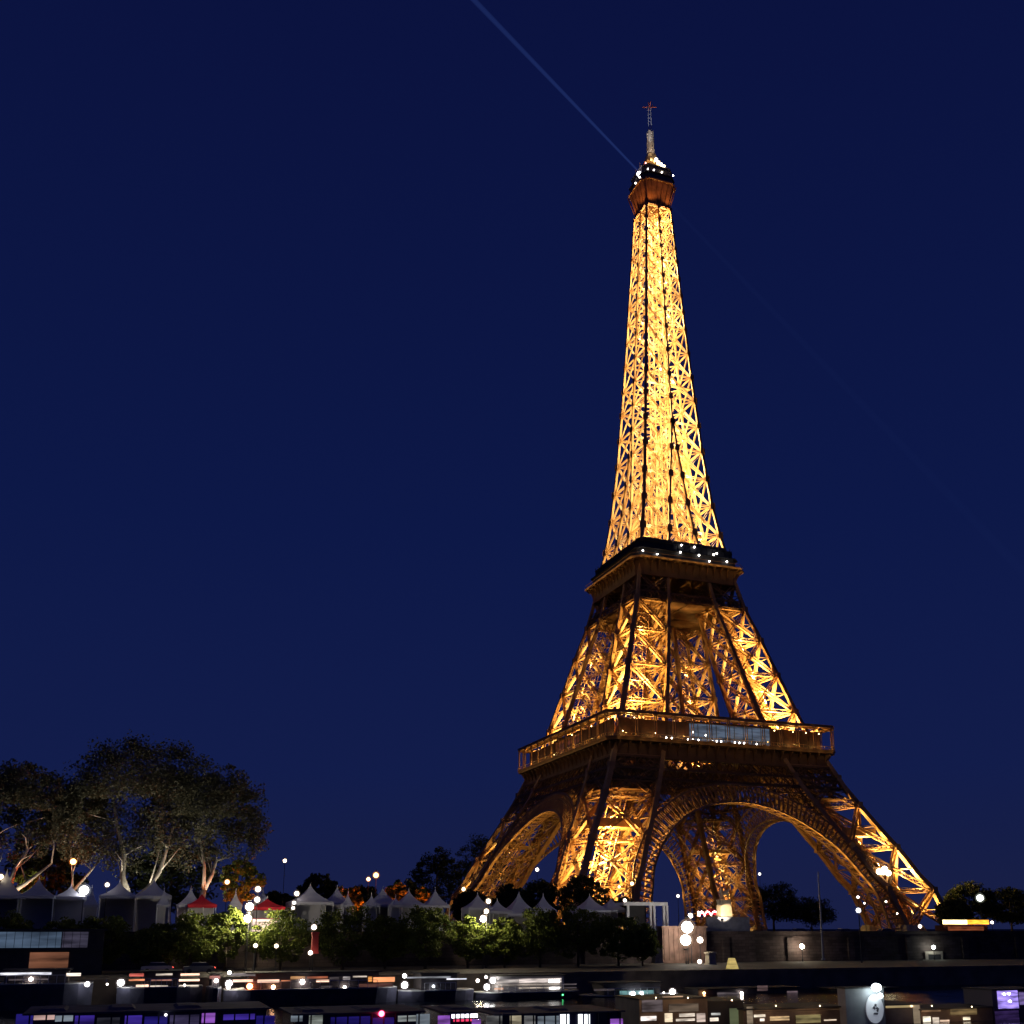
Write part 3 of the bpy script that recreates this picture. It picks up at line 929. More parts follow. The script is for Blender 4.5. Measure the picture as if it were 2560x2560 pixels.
# lights added to gild the columns, the deck edges and the flared top
for x in range(-35, 36, 10):
    flood((x, -39.6, Z1+0.7), 420, 0.15); flood((-39.6, x, Z1+0.7), 420, 0.15)
for x in range(-38, 39, 4):
    flood((x, -42.6, 56.2), 30, 0.12); flood((-42.6, x, 56.2), 30, 0.12)
for x in range(-20, 21, 3):
    flood((x, -23.1, 122.4), 34, 0.1); flood((-23.1, x, 122.4), 34, 0.1)
for s in (-4, 4):
    flood((s, -9.0, 273.5), 900, spot=True, aim=(0, 0.3, 1), size=110, col=(1, 0.45, 0.12))
    flood((-9.0, s, 273.5), 900, spot=True, aim=(0.3, 0, 1), size=110, col=(1, 0.45, 0.12))
flood((2.5, -7.0, 291.0), 500, col=(1, 0.8, 0.45)); flood((-4.5, -6.0, 293.0), 400, col=(1, 0.6, 0.25))
flood((-4, -6, 292.5), 5000, spot=True, aim=(4, 6, 16), size=40, col=(1, 0.85, 0.7))
flood((-4, -6, 293), 14000, spot=True, aim=(4, 6, 27), size=24, col=(0.85, 0.9, 1))
pt_ = at(2208, 2180, -57.0)
bulbs([(pt_[0], pt_[1], pt_[2]), (pt_[0]+1.6, pt_[1]-.3, pt_[2]-.3), (pt_[0]-1.3, pt_[1]+.2, pt_[2]+.1), (pt_[0]+.6, pt_[1], pt_[2]+.9)], 0.9, glow((1.0, 0.86, 0.5), 9.0), tgroup('projector_cluster'), 'projector_lamp')
# unseen lights added along the arches to gild their rims
for (ux, uy), pw, nl in (((0, -1), 120, 31), ((-1, 0), 70, 31), ((0, 1), 300, 13), ((1, 0), 60, 13)):
    tx, ty = -uy, ux
    for i in range(nl):
        th_ = R(22 + i*136/(nl-1))
        if ((ux, uy) == (0, -1) and th_ > R(143)) or ((ux, uy) == (-1, 0) and th_ < R(40)): continue
        o_ = 1.1 if nl > 20 else 1.8; x = (AR-o_)*math.cos(th_); z = AC + (AR-o_)*math.sin(th_); w = W(z) - 0.2
        flood((ux*w + tx*x, uy*w + ty*x, z), pw, 0.2)

# ------------------------------------------------------------------ the searchlight beams in the night air
top = np.array((-6.9, -2.9, 288.3))
def beam_dir(px, py):
    D = _fw + _rt * (px - PPX) / FPX - _up * (py - PPY) / FPX
    t = (top[2] - CAM[2]) / D[2]
    return nrm(CAM + t*D - top)
def beam(name, d, L, r0, r1, dens, fall, label):
    m_ = bpy.data.materials.new('beam_glow')
    m_.use_nodes = True
    nt = m_.node_tree; nt.nodes.clear()
    o_ = nt.nodes.new('ShaderNodeOutputMaterial'); e_ = nt.nodes.new('ShaderNodeEmission')
    e_.inputs['Color'].default_value = (0.13, 0.27, 1.0, 1); tc_ = nt.nodes.new('ShaderNodeTexCoord'); ln = nt.nodes.new('ShaderNodeVectorMath'); ln.operation = 'LENGTH'
    nt.links.new(tc_.outputs['Object'], ln.inputs[0])
    m1 = nt.nodes.new('ShaderNodeMath'); m1.operation = 'MULTIPLY_ADD'; m1.inputs[1].default_value = 1/fall; m1.inputs[2].default_value = 1.0
    m2 = nt.nodes.new('ShaderNodeMath'); m2.operation = 'DIVIDE'; m2.inputs[0].default_value = dens
    m3 = nt.nodes.new('ShaderNodeMath'); m3.operation = 'POWER'; m3.inputs[1].default_value = 2.0
    nt.links.new(ln.outputs['Value'], m1.inputs[0]); nt.links.new(m1.outputs[0], m3.inputs[0]); nt.links.new(m3.outputs[0], m2.inputs[1]); nt.links.new(m2.outputs[0], e_.inputs['Strength'])
    nt.links.new(e_.outputs[0], o_.inputs['Volume'])  # beam light painted as a cone of self-glowing volume
    mb = MB(); n = 10
    rs = [r0 + (r1 - r0)*i/n for i in range(n+1)]
    mb.tube([top*0 + d*L*i/n for i in range(n+1)], rs, 14)
    o = mb.build(name, m_)
    o.location = top + d*1.0
    tag(o, label, 'light beam', kind='thing')
    return o
bd = beam_dir(1185, 0)
beam('light_beam', bd, 420, 0.4, 2.4, 0.060, 150.0, 'pale blue searchlight beam rising from the tower top to the upper left')
beam('light_beam', -bd, 900, 0.5, 6.0, 0.0034, 130.0, 'very faint searchlight beam sloping down right from the tower top')
#@@REST
# ------------------------------------------------------------------ trees
def leaf_mesh(name, C_, S_, seed, m):
    """one small folded leaf clump (a quad) at every point of C_"""
    g = np.random.default_rng(seed)
    n = len(C_)
    a = g.normal(size=(n, 3)); a /= np.linalg.norm(a, axis=1)[:, None]
    b_ = g.normal(size=(n, 3)); b_ -= (b_*a).sum(1)[:, None]*a; b_ /= np.linalg.norm(b_, axis=1)[:, None]
    s_ = S_[:, None] * 0.5
    V = np.stack([C_ - a*s_, C_ - b_*s_*0.7, C_ + a*s_, C_ + b_*s_*0.7], 1).reshape(-1, 3)
    me = bpy.data.meshes.new(name)
    me.vertices.add(4*n); me.loops.add(4*n); me.polygons.add(n)
    me.vertices.foreach_set('co', V.astype(np.float32).ravel())
    me.loops.foreach_set('vertex_index', np.arange(4*n, dtype=np.int32))
    me.polygons.foreach_set('loop_start', np.arange(0, 4*n, 4, dtype=np.int32))
    me.polygons.foreach_set('loop_total', np.full(n, 4, dtype=np.int32))
    me.materials.append(m); me.update(calc_edges=True)
    return me

def crown_points(seed, rx, ry, rz, zc, ncl, per, cr_, lobes=5):
    g = np.random.default_rng(seed)
    lob = g.normal(size=(lobes, 3)); lob /= np.linalg.norm(lob, axis=1)[:, None]; lob[:, 2] = np.abs(lob[:, 2])*0.8 - 0.2
    cs_ = []
    while len(cs_) < ncl:
        p = g.uniform(-1, 1, 3)
        d = np.linalg.norm(p)
        if d > 1 or d < 0.25: continue
        u = p/d
        lim = 0.74 + 0.26*max(0, max(float(u @ l) for l in lob))**3 + g.uniform(-0.04, 0.04)
        if d > lim or (p[2] < -0.75): continue
        if g.random() > 0.35 + 0.65*d: continue
        cs_.append(p)
    cs_ = np.array(cs_) * (rx, ry, rz) + (0, 0, zc)
    rad = cr_ * g.uniform(0.6, 1.35, ncl)
    o_ = g.normal(size=(ncl*per, 3)); o_ /= np.linalg.norm(o_, axis=1)[:, None]
    o_ *= (g.random(ncl*per) ** 0.45)[:, None]
    pts = np.repeat(cs_, per, 0) + o_ * np.repeat(rad, per)[:, None] * (1.0, 1.0, 0.7)
    return cs_, pts

def tree(label, px, py_top, wpx, Y, foot, seed, name='tree', leafm=LEAF, barkm=BARK_D, crown_from=0.3, fork=None, group=None, ncl=None, cat='tree', leaf=0.5, lean=0.0, rscale=1.0, up=None, per=46):
    base = at(px, 2322, Y); x0 = base[0]
    ztop = at(px, py_top, Y)[2]
    H = ztop - foot
    w = wpx * mpp(px, Y) / 2
    root = empty(name, (x0, Y, foot), label, cat, group)
    zb = H*crown_from; rz = (H - zb)/2; zc = zb + rz
    ncl = ncl or int(60 + w*rz*1.6)
    cs_, pts = crown_points(seed, w, min(w, 9), rz, zc, ncl, per, max(0.5, w*0.17))
    if fork is not None:
        keep = ~((pts[:, 1] < 0.5) & (pts[:, 2] < zc + rz*0.05) & (np.abs(pts[:, 0]) < w*0.62))
        pts = pts[keep]
    g = np.random.default_rng(seed+1)
    me = leaf_mesh('crown', pts, g.uniform(0.6, 1.3, len(pts))*leaf, seed+2, leafm)
    link_mesh('crown', me, root)
    tb = MB(); r0 = max(0.10, H*0.018)*rscale
    rr_ = random.Random(seed)
    if fork is None:
        tb.tube([(0, 0, -0.2), (lean*0.3, 0, H*0.2), (lean*0.7, 0.1, H*0.45), (lean, 0, H*0.8)], [r0*1.3, r0, r0*0.7, r0*0.2], 8)
        starts = [((lean*0.5, 0, H*0.33), r0*0.6)] * 6
    else:
        tb.tube([(0, 0, -0.2)] + [(p[0]*H, 0, p[1]*H) for p in fork[0]], [r0*1.35] + [r0*1.1]*len(fork[0]), 10)
        starts = []
        for br_ in fork[1:]:
            pts_ = [fork[0][-1]] + br_
            n = len(pts_)
            P_ = [(p[0]*H, 0.02*H*i*(-1)**len(starts), p[1]*H) for i, p in enumerate(pts_)]
            P_[0] = (P_[0][0], 0, P_[0][2] - r0*0.4)
            rad_ = [r0*(0.85 - 0.6*i/(n-1)) for i in range(n)]
            tb.tube(P_, rad_, 8)
            for q_ in P_[1:]:
                starts.append((q_, r0*0.3))
    for i in range(7 if fork is None else 9):
        st, r_ = starts[i % len(starts)]
        dd_ = np.linalg.norm(cs_ - np.array(st), axis=1) + 50*(cs_[:, 2] < st[2] + 0.5)
        tgt = cs_[np.argsort(dd_)[min(len(cs_)-1, 3 + rr_.randrange(14))]]
        mid = (np.array(st) + tgt)/2 + np.array((rr_.uniform(-.6, .6), rr_.uniform(-.6, .6), rr_.uniform(0, .8)))
        tb.tube([st, mid, tgt], [r_*0.8, r_*0.5, r_*0.18], 6)
    tb.build('trunk', barkm, root, True)
    if up:
        # unseen spot added at the tree's foot to brighten trunk and crown
        q_ = MB(); q_.tube([(0, 0, 0), (0, 0, .3)], [.2, .24], 8); o = q_.build('added_uplight', BLACKM, root); o.location = (up[2], -2.6, 0)
        ld = bpy.data.lights.new('added_uplight_spot', 'SPOT'); ld.energy = up[0]; ld.color = up[1]; ld.shadow_soft_size = .15; ld.spot_size = R(95); ld.spot_blend = .6
        lo = bpy.data.objects.new('added_uplight_spot', ld); scene.collection.objects.link(lo); lo.parent = root; lo.location = (up[2], -2.6, .5)
        lo.rotation_euler = Vector((-up[2]*0.5, 2.2, 7)).to_track_quat('-Z', 'Y').to_euler()
    return root

# tall plane trees with pale forked trunks behind the marquees
TY = -128
tree('biggest plane tree, pale trunk forking low, rising behind the white marquees', 328, 1800, 440, TY, GZ, 11, 'plane_tree', barkm=BARK, crown_from=0.2, leaf=0.46,
     fork=[[(0.0, 0.10), (-0.01, 0.16)], [(-0.055, 0.27), (-0.055, 0.37), (-0.10, 0.52), (-0.13, 0.66)], [(0.06, 0.22), (0.105, 0.30), (0.13, 0.41), (0.17, 0.6)]], group='plane trees behind the marquees', rscale=1.0, per=88, up=(11000, (1, .90, .74), 2.0))
tree('plane tree with slender pale trunk above the red marquee roof', 497, 1868, 330, TY+2, GZ, 12, 'plane_tree', barkm=BARK, crown_from=0.20, leaf=0.48,
     fork=[[(0.0, 0.12), (0.01, 0.24)], [(0.01, 0.36), (-0.03, 0.55)], [(0.05, 0.32), (0.07, 0.40), (0.16, 0.43)]], group='plane trees behind the marquees', rscale=0.8, per=88, up=(7200, (1, .88, .72), 1.5))
tree('plane tree cut by the left edge of the picture, leaning pale trunk', 8, 1862, 300, TY-1, GZ, 13, 'plane_tree', barkm=BARK, crown_from=0.27, leaf=0.48,
     fork=[[(0.0, 0.12), (0.0, 0.22)], [(0.02, 0.34), (0.07, 0.45), (0.06, 0.6)], [(-0.06, 0.33), (-0.1, 0.5)], [(0.09, 0.28), (0.2, 0.38)]], group='plane trees behind the marquees', per=88, up=(7200, (1, .88, .68), 2.0))
tree('narrow plane tree with thin trunk beside the orange street lamp', 168, 1905, 175, TY+4, GZ, 14, 'plane_tree', barkm=BARK, crown_from=0.34, leaf=0.46,
     fork=[[(0.0, 0.12), (0.01, 0.26)], [(0.0, 0.36), (-0.02, 0.5)], [(0.10, 0.38), (0.16, 0.48)]], group='plane trees behind the marquees', rscale=0.55, per=80, up=(3000, (1, .6, .35), 1.0))
tree('low tree behind the biggest plane tree, dark crown near the ground', 420, 2085, 250, -112, GZ, 15, leaf=0.6, crown_from=0.12, leafm=LEAF_SHADED, group='dark trees behind the marquees')
tree('low dark tree filling the gap between the two leftmost plane trees', 100, 2070, 230, -112, GZ, 16, leaf=0.6, crown_from=0.12, leafm=LEAF_SHADED, group='dark trees behind the marquees')
tree('small tree glowing orange from the lamp at the foot of the slender plane tree', 598, 2128, 120, -131, GZ, 17, leaf=0.5, leafm=LEAF2, crown_from=0.3, group='trees lit orange', up=(9000, (1, .17, .02), 1.6))
# distant dark trees
FAR = [(795, 2168, 125, -60, 'lone round dark tree on the skyline right of the plane trees'),
       (1090, 2095, 150, 110, 'tall dark tree on the skyline left of the tower'),
       (1200, 2062, 190, 120, 'tallest dark tree behind the left foot of the tower'),
       (1010, 2185, 120, -50, 'low dark tree on the skyline behind the small white marquees'),
       (900, 2200, 120, -60, 'low bushy dark tree behind the orange street lamps'),
       (690, 2215, 110, -80, 'low dark tree behind the red marquee with lamps'),
       (1935, 2192, 160, 120, 'dark tree seen under the great arch left of the flagpole'),
       (2030, 2238, 180, 150, 'lower dark tree seen under the great arch behind the flagpole'),
       (2430, 2192, 140, -60, 'round dark tree behind the large white lamp at right'),
       (2530, 2205, 160, -50, 'dark tree at the right edge of the picture'),
       (2385, 2240, 90, -70, 'small dark tree just right of the tower foot')]
for i, (px, pt, wp, Y, lab) in enumerate(FAR):
    tree(lab, px, pt, wp, Y, GZ, 40+i, leaf=0.8 if Y > -30 else 0.65, crown_from=0.06, leafm=LEAF_SHADED, per=60, group='dark trees on the skyline', ncl=170)
# trees standing in front of the tower's feet
FRONT = [(1345, 2180, 130, -104, 'dark tree in front of the near leg, left of its dark corner'),
         (1455, 2172, 150, -100, 'dark tree in front of the near leg of the tower'),
         (1270, 2195, 110, -108, 'dark tree below the left arch of the tower'),
         (1560, 2232, 95, -104, 'low tree lit orange by lamps at the right of the near leg'),
         (1180, 2215, 110, -112, 'dark tree below the far left foot of the tower')]
for i, (px, pt, wp, Y, lab) in enumerate(FRONT):
    tree(lab, px, pt, wp, Y, GZ, 60+i, leaf=0.5, crown_from=0.08, leafm=LEAF_SHADED, group='trees in front of the tower', ncl=150, per=60, up=(10000, (1, .25, .05), 1.0) if px == 1560 else None)
ORG = [(60, 2160, 100, -124, 'small tree lit deep orange behind the leftmost marquees'),
       (868, 2196, 85, -118, 'small tree lit orange left of the pair of orange lamps'),
       (990, 2194, 80, -118, 'small tree lit orange behind the middle white marquees'),
       (1060, 2202, 60, -118, 'smallest orange lit tree right of the middle marquees')]
for i, (px, pt, wp, Y, lab) in enumerate(ORG):
    tree(lab, px, pt, wp, Y, GZ, 70+i, leaf=0.45, leafm=LEAF2, crown_from=0.2, group='trees lit orange', ncl=70, up=(8000 if px < 100 else 22000, (1, .12, .015), 0.8))
# small trees on the lower quay
LOWT = [(15, 2272, 130, 'leftmost quay tree lit yellow green from its left', 1), (150, 2290, 120, 'dark quay tree right of the leftmost yellow tree', 0),
        (258, 2282, 120, 'dark quay tree under the large white lamp', 0), (395, 2305, 110, 'dark quay tree below the red marquee roof', 0),
        (480, 2275, 120, 'dark quay tree left of the white lamp column', 0), (568, 2262, 90, 'quay tree lit bright yellow green on its right side', 1),
        (705, 2268, 130, 'round golden green tree right of the white lamp column', 1), (860, 2248, 140, 'half lit green tree beside the red pillar', 1),
        (965, 2290, 110, 'dark quay tree below the middle white marquees', 0), (1065, 2262, 130, 'dark quay tree left of the second lit lamp column', 0),
        (1170, 2285, 90, 'quay tree lit green at the left of the second lamp column', 1), (1262, 2290, 100, 'quay tree lit yellow green at the right of the second lamp column', 1),
        (1350, 2265, 120, 'dark quay tree right of the lit pair', 0), (1445, 2258, 130, 'dark quay tree below the near leg of the tower', 0),
        (1545, 2282, 120, 'dark quay tree left of the white frame', 0), (1605, 2310, 80, 'small dark quay tree beside the stone pedestal', 0)]
for i, (px, pt, wp, lab, lit) in enumerate(LOWT):
    tree(lab, px, pt - 10, wp*1.3, -161 + (i % 3)*0.7, QZ, 80+i, 'small_tree', leafm=LEAF2, crown_from=0.0, leaf=0.36, group='small trees along the lower quay', ncl=150, per=60)

# ------------------------------------------------------------------ lamps
_lampmesh = {}
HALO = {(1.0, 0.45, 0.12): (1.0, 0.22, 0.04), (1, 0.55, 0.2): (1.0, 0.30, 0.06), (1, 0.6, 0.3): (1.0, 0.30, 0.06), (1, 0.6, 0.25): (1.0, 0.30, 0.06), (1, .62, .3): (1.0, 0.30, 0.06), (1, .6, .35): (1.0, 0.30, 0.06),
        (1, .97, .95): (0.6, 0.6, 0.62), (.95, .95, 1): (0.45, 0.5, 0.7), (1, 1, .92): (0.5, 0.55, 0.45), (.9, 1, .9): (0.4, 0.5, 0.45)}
def lamp(label, px, py, Y, foot=None, r=0.36, col=(1.0, 0.9, 0.75), s=60.0, name='street_lamp', group='street lamps along the river bank', cat='street lamp', arm=False):
    p = at(px, py, Y)
    if foot is None:
        foot = GZ if Y > WALL_Y else QZ
    h = p[2] - foot
    root = empty(name, (p[0], p[1], foot), label, cat, group)
    k = (round(r, 2), tuple(col), s)
    if k not in _lampmesh:
        g = MB(); g.sphere((0, 0, 0), r, nu=10, nv=7)
        _lampmesh[k] = g.mesh('globe', glow(col, s), True)
    link_mesh('globe', _lampmesh[k], root, (0, 0, h))
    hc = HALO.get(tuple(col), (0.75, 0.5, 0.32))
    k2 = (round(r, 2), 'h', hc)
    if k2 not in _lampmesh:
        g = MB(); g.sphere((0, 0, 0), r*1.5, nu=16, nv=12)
        _lampmesh[k2] = g.mesh('halo_shell', halo_mat(hc, 0.7, 0.17), True)  # glowing shell added as the halo of the lamp
    link_mesh('halo_shell', _lampmesh[k2], root, (0, 0, h))
    c = MB(); c.tube([(0, 0, h+r*1.7), (0, 0, h+r*1.85), (0, 0, h+r*2.1)], [r*0.6, r*0.4, 0.03], 8)
    c.build('lamp_cap', BLACKM, root)
    c = MB(); c.tube([(0, 0, h-r*1.95), (0, 0, h-r*1.7)], [r*0.35, r*0.5], 8); c.build('lamp_fitting', BLACKM, root)
    if h - r*1.95 > 0.6:
        q_ = MB(); q_.tube([(0, 0, 0), (0, 0, 0.5), (0, 0, 0.55), (0, 0, h-r*1.95)], [0.16, 0.14, 0.075, 0.05], 8)
        q_.build('post', BLACKM, root)
    return root
WH = (1.0, 0.88, 0.78); OR = (1.0, 0.45, 0.12); YW = (1.0, 0.8, 0.45); CW = (0.85, 0.95, 1.0)
lamp('orange street lamp in front of the narrow plane tree', 183, 2154, -132, r=0.45, col=OR, s=18)
lamp('large white floodlight above the leftmost marquees', 210, 2226, -141, r=0.70, col=(1, .97, .95), s=14)
lamp('white lamp at the corner of the marquee right of the large floodlight', 268, 2212, -141, r=0.31, col=WH, s=7)
lamp('yellowish lamp at the left edge of the picture', 2, 2192, -141, r=0.37, col=YW, s=7)
lamp('warm lamp at the foot of the slender plane tree', 568, 2205, -136, r=0.37, col=(1, 0.6, 0.25), s=7)
lamp('topmost globe of the first bright lamp column', 645, 2223, -150, r=0.41, col=WH, s=7)
lamp('second globe of the first bright lamp column', 643, 2249, -151, r=0.41, col=WH, s=7)
lamp('third and largest globe of the first bright lamp column', 624, 2267, -162, r=0.51, col=(1, .86, .6), s=420)
lamp('lowest globe of the first bright lamp column', 619, 2296, -163, r=0.49, col=(1, .86, .6), s=420)
lamp('upper lamp at the marquee corner right of the red marquee', 742, 2234, -142, r=0.37, col=WH, s=7)
lamp('middle lamp at the marquee corner right of the red marquee', 735, 2257, -142.5, r=0.26, col=WH, s=7)
lamp('lowest lamp at the marquee corner right of the red marquee', 733, 2270, -143, r=0.25, col=WH, s=7)
lamp('faint high white lamp alone on the night sky left of centre', 712, 2152, -90, r=0.34, col=(1, .7, .45), s=18)
lamp('bright orange lamp of the pair above the middle marquees', 940, 2188, -110, r=0.51, col=(1, 0.55, 0.2), s=7)
lamp('smaller orange lamp of the pair above the middle marquees', 921, 2198, -108, r=0.37, col=(1, 0.6, 0.3), s=7)
lamp('lamp at the left foot of the tower', 1159, 2223, -112, r=0.37, col=(1, .72, .4), s=7)
lamp('topmost globe of the second bright lamp column', 1221, 2253, -152, r=0.38, col=(1, .85, .6), s=7)
lamp('middle globe of the second bright lamp column', 1216, 2278, -162, r=0.36, col=(1, .85, .6), s=7)
lamp('largest globe of the second bright lamp column', 1208, 2297, -163, r=0.45, col=(1, .86, .6), s=420)
lamp('small lamp in front of the left arch', 1343, 2174, -100, r=0.34, col=WH, s=18)
lamp('larger orange white lamp at the right foot of the near leg', 1580, 2209, -106, r=0.41, col=(1, .62, .3), s=7)
lamp('smaller lamp at the right foot of the near leg', 1548, 2217, -106, r=0.30, col=(1, .6, .35), s=7)
lamp('lamp at the left end of the white frame', 1562, 2251, -141, r=0.30, col=WH, s=7)
lamp('small lamp above the street between white frame and statue', 1695, 2240, -110, r=0.30, col=WH, s=12)
lamp('small globe just above the glaring lamp cluster', 1726, 2289, -152, r=0.38, col=WH, s=26)
lamp('upper large globe of the glaring lamp cluster', 1718, 2318, -154, r=1.0, col=(1, .9, .78), s=40)
lamp('lower large globe of the glaring lamp cluster', 1714, 2350, -154.5, r=0.9, col=(1, .9, .78), s=40)
lamp('globe right of the glaring lamp cluster', 1750, 2350, -153, r=0.49, col=WH, s=26)
lamp('low globe near the quay floor below the glaring cluster', 1749, 2404, -156, r=0.34, col=WH, s=12)
lamp('wall lamp in the middle of the lit retaining wall', 2005, 2366, -149, r=0.41, col=(1, .85, .65), s=130)
lamp('lamp above the dark doorway in the retaining wall', 2334, 2368, -148.5, r=0.33, col=(.9, 1, .9), s=60)
lamp('white lamp on tall grey mast in front of the great arch', 2146, 2276, -160, r=0.39, col=(.95, .95, 1), s=12)
lamp('small lamp just above the tall grey mast', 2145, 2243, -100, r=0.30, col=WH, s=12)
lamp('tiny lamp right of the tall grey mast', 2161, 2258, -96, r=0.20, col=WH, s=12)
lamp('small lamp on the dark inner edge of the right leg', 2215, 2254, -92, r=0.25, col=WH, s=12)
lamp('lowest small lamp on the inner edge of the right leg', 2243, 2284, -90, r=0.20, col=WH, s=12)
lamp('large white street lamp over the trees at far right', 2450, 2245, -100, r=0.82, col=(1, 1, .92), s=12)
lamp('white lamp at the base of the right leg', 2300, 2316, -100, r=0.41, col=WH, s=12)
lamp('small lamp at the right end of the orange lit kiosk', 2480, 2306, -112, r=0.33, col=WH, s=12)
lamp('lamp hanging by the small far arch', 1899, 2185, -90, r=0.28, col=WH, s=12)
lamp('white lamp on top of the red pillar', 785, 2318, -168, r=0.34, col=WH, s=12)
lamp('left lamp on the quay edge below the golden green tree', 639, 2364, -173, r=0.25, col=(1, .85, .6), s=12)
lamp('right lamp on the quay edge below the golden green tree', 691, 2365, -173, r=0.25, col=(1, .85, .6), s=12)
lamp('white lamp at the foot of the red pillar', 776, 2382, -173, r=0.28, col=WH, s=12)

# ------------------------------------------------------------------ marquees
def marquee(label, px, py_peak, wpx, Y, eave_py, roofm=CANVAS, group='pointed marquees along the street', tall=True):
    peak = at(px, py_peak, Y); w = wpx*mpp(px, Y)/2; ze = at(px, eave_py, Y)[2] - GZ; zp = peak[2] - GZ
    root = empty('marquee', (peak[0], Y, GZ), label, 'marquee', group)
    m = MB()
    lv = [(1.0, 0.0), (0.72, 0.16), (0.46, 0.36), (0.24, 0.6), (0.09, 0.84), (0.03, 1.0)]
    for (a, ta), (b, tb) in zip(lv[:-1], lv[1:]):
        za, zb = ze + (zp-ze)*ta, ze + (zp-ze)*tb
        ca = [(-w*a, -w*a), (w*a, -w*a), (w*a, w*a), (-w*a, w*a)]; cb = [(-w*b, -w*b), (w*b, -w*b), (w*b, w*b), (-w*b, w*b)]
        for k in range(4):
            j = (k+1) % 4
            m.quad((*ca[k], za), (*ca[j], za), (*cb[j], zb), (*cb[k], zb))
    m.build('roof', roofm, root)
    m = MB()
    for k in range(4):
        c = [(-w, -w), (w, -w), (w, w), (-w, w)]; a, b = c[k], c[(k+1) % 4]
        n = 10
        for i in range(n):
            f0, f1 = i/n, (i+1)/n
            A = (a[0]+(b[0]-a[0])*f0, a[1]+(b[1]-a[1])*f0); B_ = (a[0]+(b[0]-a[0])*f1, a[1]+(b[1]-a[1])*f1)
            m.quad((*A, ze-0.45), (*B_, ze-0.45), (*B_, ze), (*A, ze))
    m.build('valance', roofm, root)
    m = MB(); m.quad((-w+.05, w-.05, 0.05), (w-.05, w-.05, 0.05), (w-.05, w-.05, ze-0.46), (-w+.05, w-.05, ze-0.46))
    m.quad((-w+.05, -w+.3, 0.05), (-w+.05, w-.3, 0.05), (-w+.05, w-.3, ze-0.46), (-w+.05, -w+.3, ze-0.46))
    m.build('side_wall', CANVAS, root)
    pm = None
    for sx_ in (-1, 1):
        for sy_ in (-1, 1):
            if pm is None:
                q_ = MB(); q_.tube([(0, 0, 0), (0, 0, ze)], 0.06, 6); pm = q_.mesh('pole', WHITEP)
            link_mesh('pole', pm, root, (sx_*(w-0.12), sy_*(w-0.12), 0))
    q_ = MB(); q_.tube([(0, 0, zp-0.05), (0, 0, zp+0.45)], [0.09, 0.03], 6); q_.build('finial', WHITEP, root)
MQ = [(18, 2180, 90, -140, 2240, 'leftmost marquee with its tall peak below the first plane tree'),
      (98, 2197, 84, -140, 2240, 'marquee between orange foliage and the large floodlight'),
      (178, 2215, 76, -139, 2242, 'low marquee directly left of the large floodlight'),
      (300, 2205, 90, -139, 2240, 'marquee at the foot of the biggest plane tree'),
      (386, 2201, 86, -140, 2240, 'marquee with sharp peak right of the biggest plane tree'),
      (776, 2214, 104, -139, 2256, 'marquee with sharp peak right of the white lamp column'),
      (843, 2219, 70, -137, 2258, 'marquee with dull peak left of the orange foliage'),
      (957, 2221, 84, -138, 2262, 'marquee peaking under the pair of orange lamps'),
      (1022, 2226, 78, -138, 2264, 'marquee between two orange lit small trees'),
      (1088, 2224, 62, -138, 2264, 'marquee with steep peak at the right end of the middle row'),
      (1194, 2236, 66, -138, 2270, 'marquee behind the second lamp column'),
      (1243, 2251, 60, -139, 2278, 'low marquee right of the second lamp column'),
      (1297, 2234, 90, -138, 2285, 'bluish marquee with tall peak below the left arch'),
      (1358, 2238, 52, -138, 2275, 'narrow marquee left of the dark trees before the tower'),
      (1474, 2240, 80, -137, 2275, 'bluish marquee below the near leg of the tower'),
      (1527, 2247, 70, -137, 2275, 'marquee left of the white frame')]
for (px, pp, wp, Y, ev, lab) in MQ:
    marquee(lab, px, pp, wp, Y, ev)
for (px, pp, wp, lab) in ((231, 2219, 22, 'small white pagoda top beside the large floodlight'), (411, 2222, 20, 'small white pagoda top right of the sharp peaked marquee'),
                          (478, 2221, 40, 'white pagoda top left of the red roof'), (590, 2227, 20, 'small white pagoda top above the lit green tree'),
                          (658, 2226, 34, 'white pagoda top above the second red roof'), (870, 2233, 18, 'tiny white pagoda top in front of orange foliage'),
                          (929, 2238, 24, 'small white pagoda top left of the pair of orange lamp posts'), (989, 2242, 20, 'small white pagoda top between two middle marquees')):
    marquee(lab, px, pp, wp*1.6, -146.5+4, 2262, group='small pagoda tents in front of the marquees')
marquee('marquee with bright red roof right of the plane trees', 505, 2236, 70, -143, 2262, REDC, group='red roofed marquees')
marquee('red roofed marquee behind the first bright lamp column', 668, 2246, 84, -144, 2268, REDC, group='red roofed marquees')
# stall counters glowing under the red roofs
for (px, w_, lab) in ((475, 40, 'bright pink white stall under the red roof right of the plane trees'), (668, 70, 'bright cream stall front behind the golden green tree')):
    c = at(px, 2275, -146.5); w = w_*mpp(px, -146)/2
    r_ = empty('market_stall', (c[0], -142.5 if px > 600 else -142.5, GZ), lab, 'stall', 'lit market stalls')
    m = MB(); m.box(-w, w, -0.4, 0.5, 0.0, 1.0); m.build('counter', WHITEP, r_)
    m = MB(); m.box(-w, w, 1.0, 1.1, 1.0, 3.0); m.build('back_panel', winmat('stall_light', (1.0, 0.72, 0.6), 2.2, 0.8, 0.3), r_)
    m = MB(); m.box(-w-0.2, w+0.2, -0.6, 1.2, 3.02, 3.15); m.build('awning', REDC, r_)

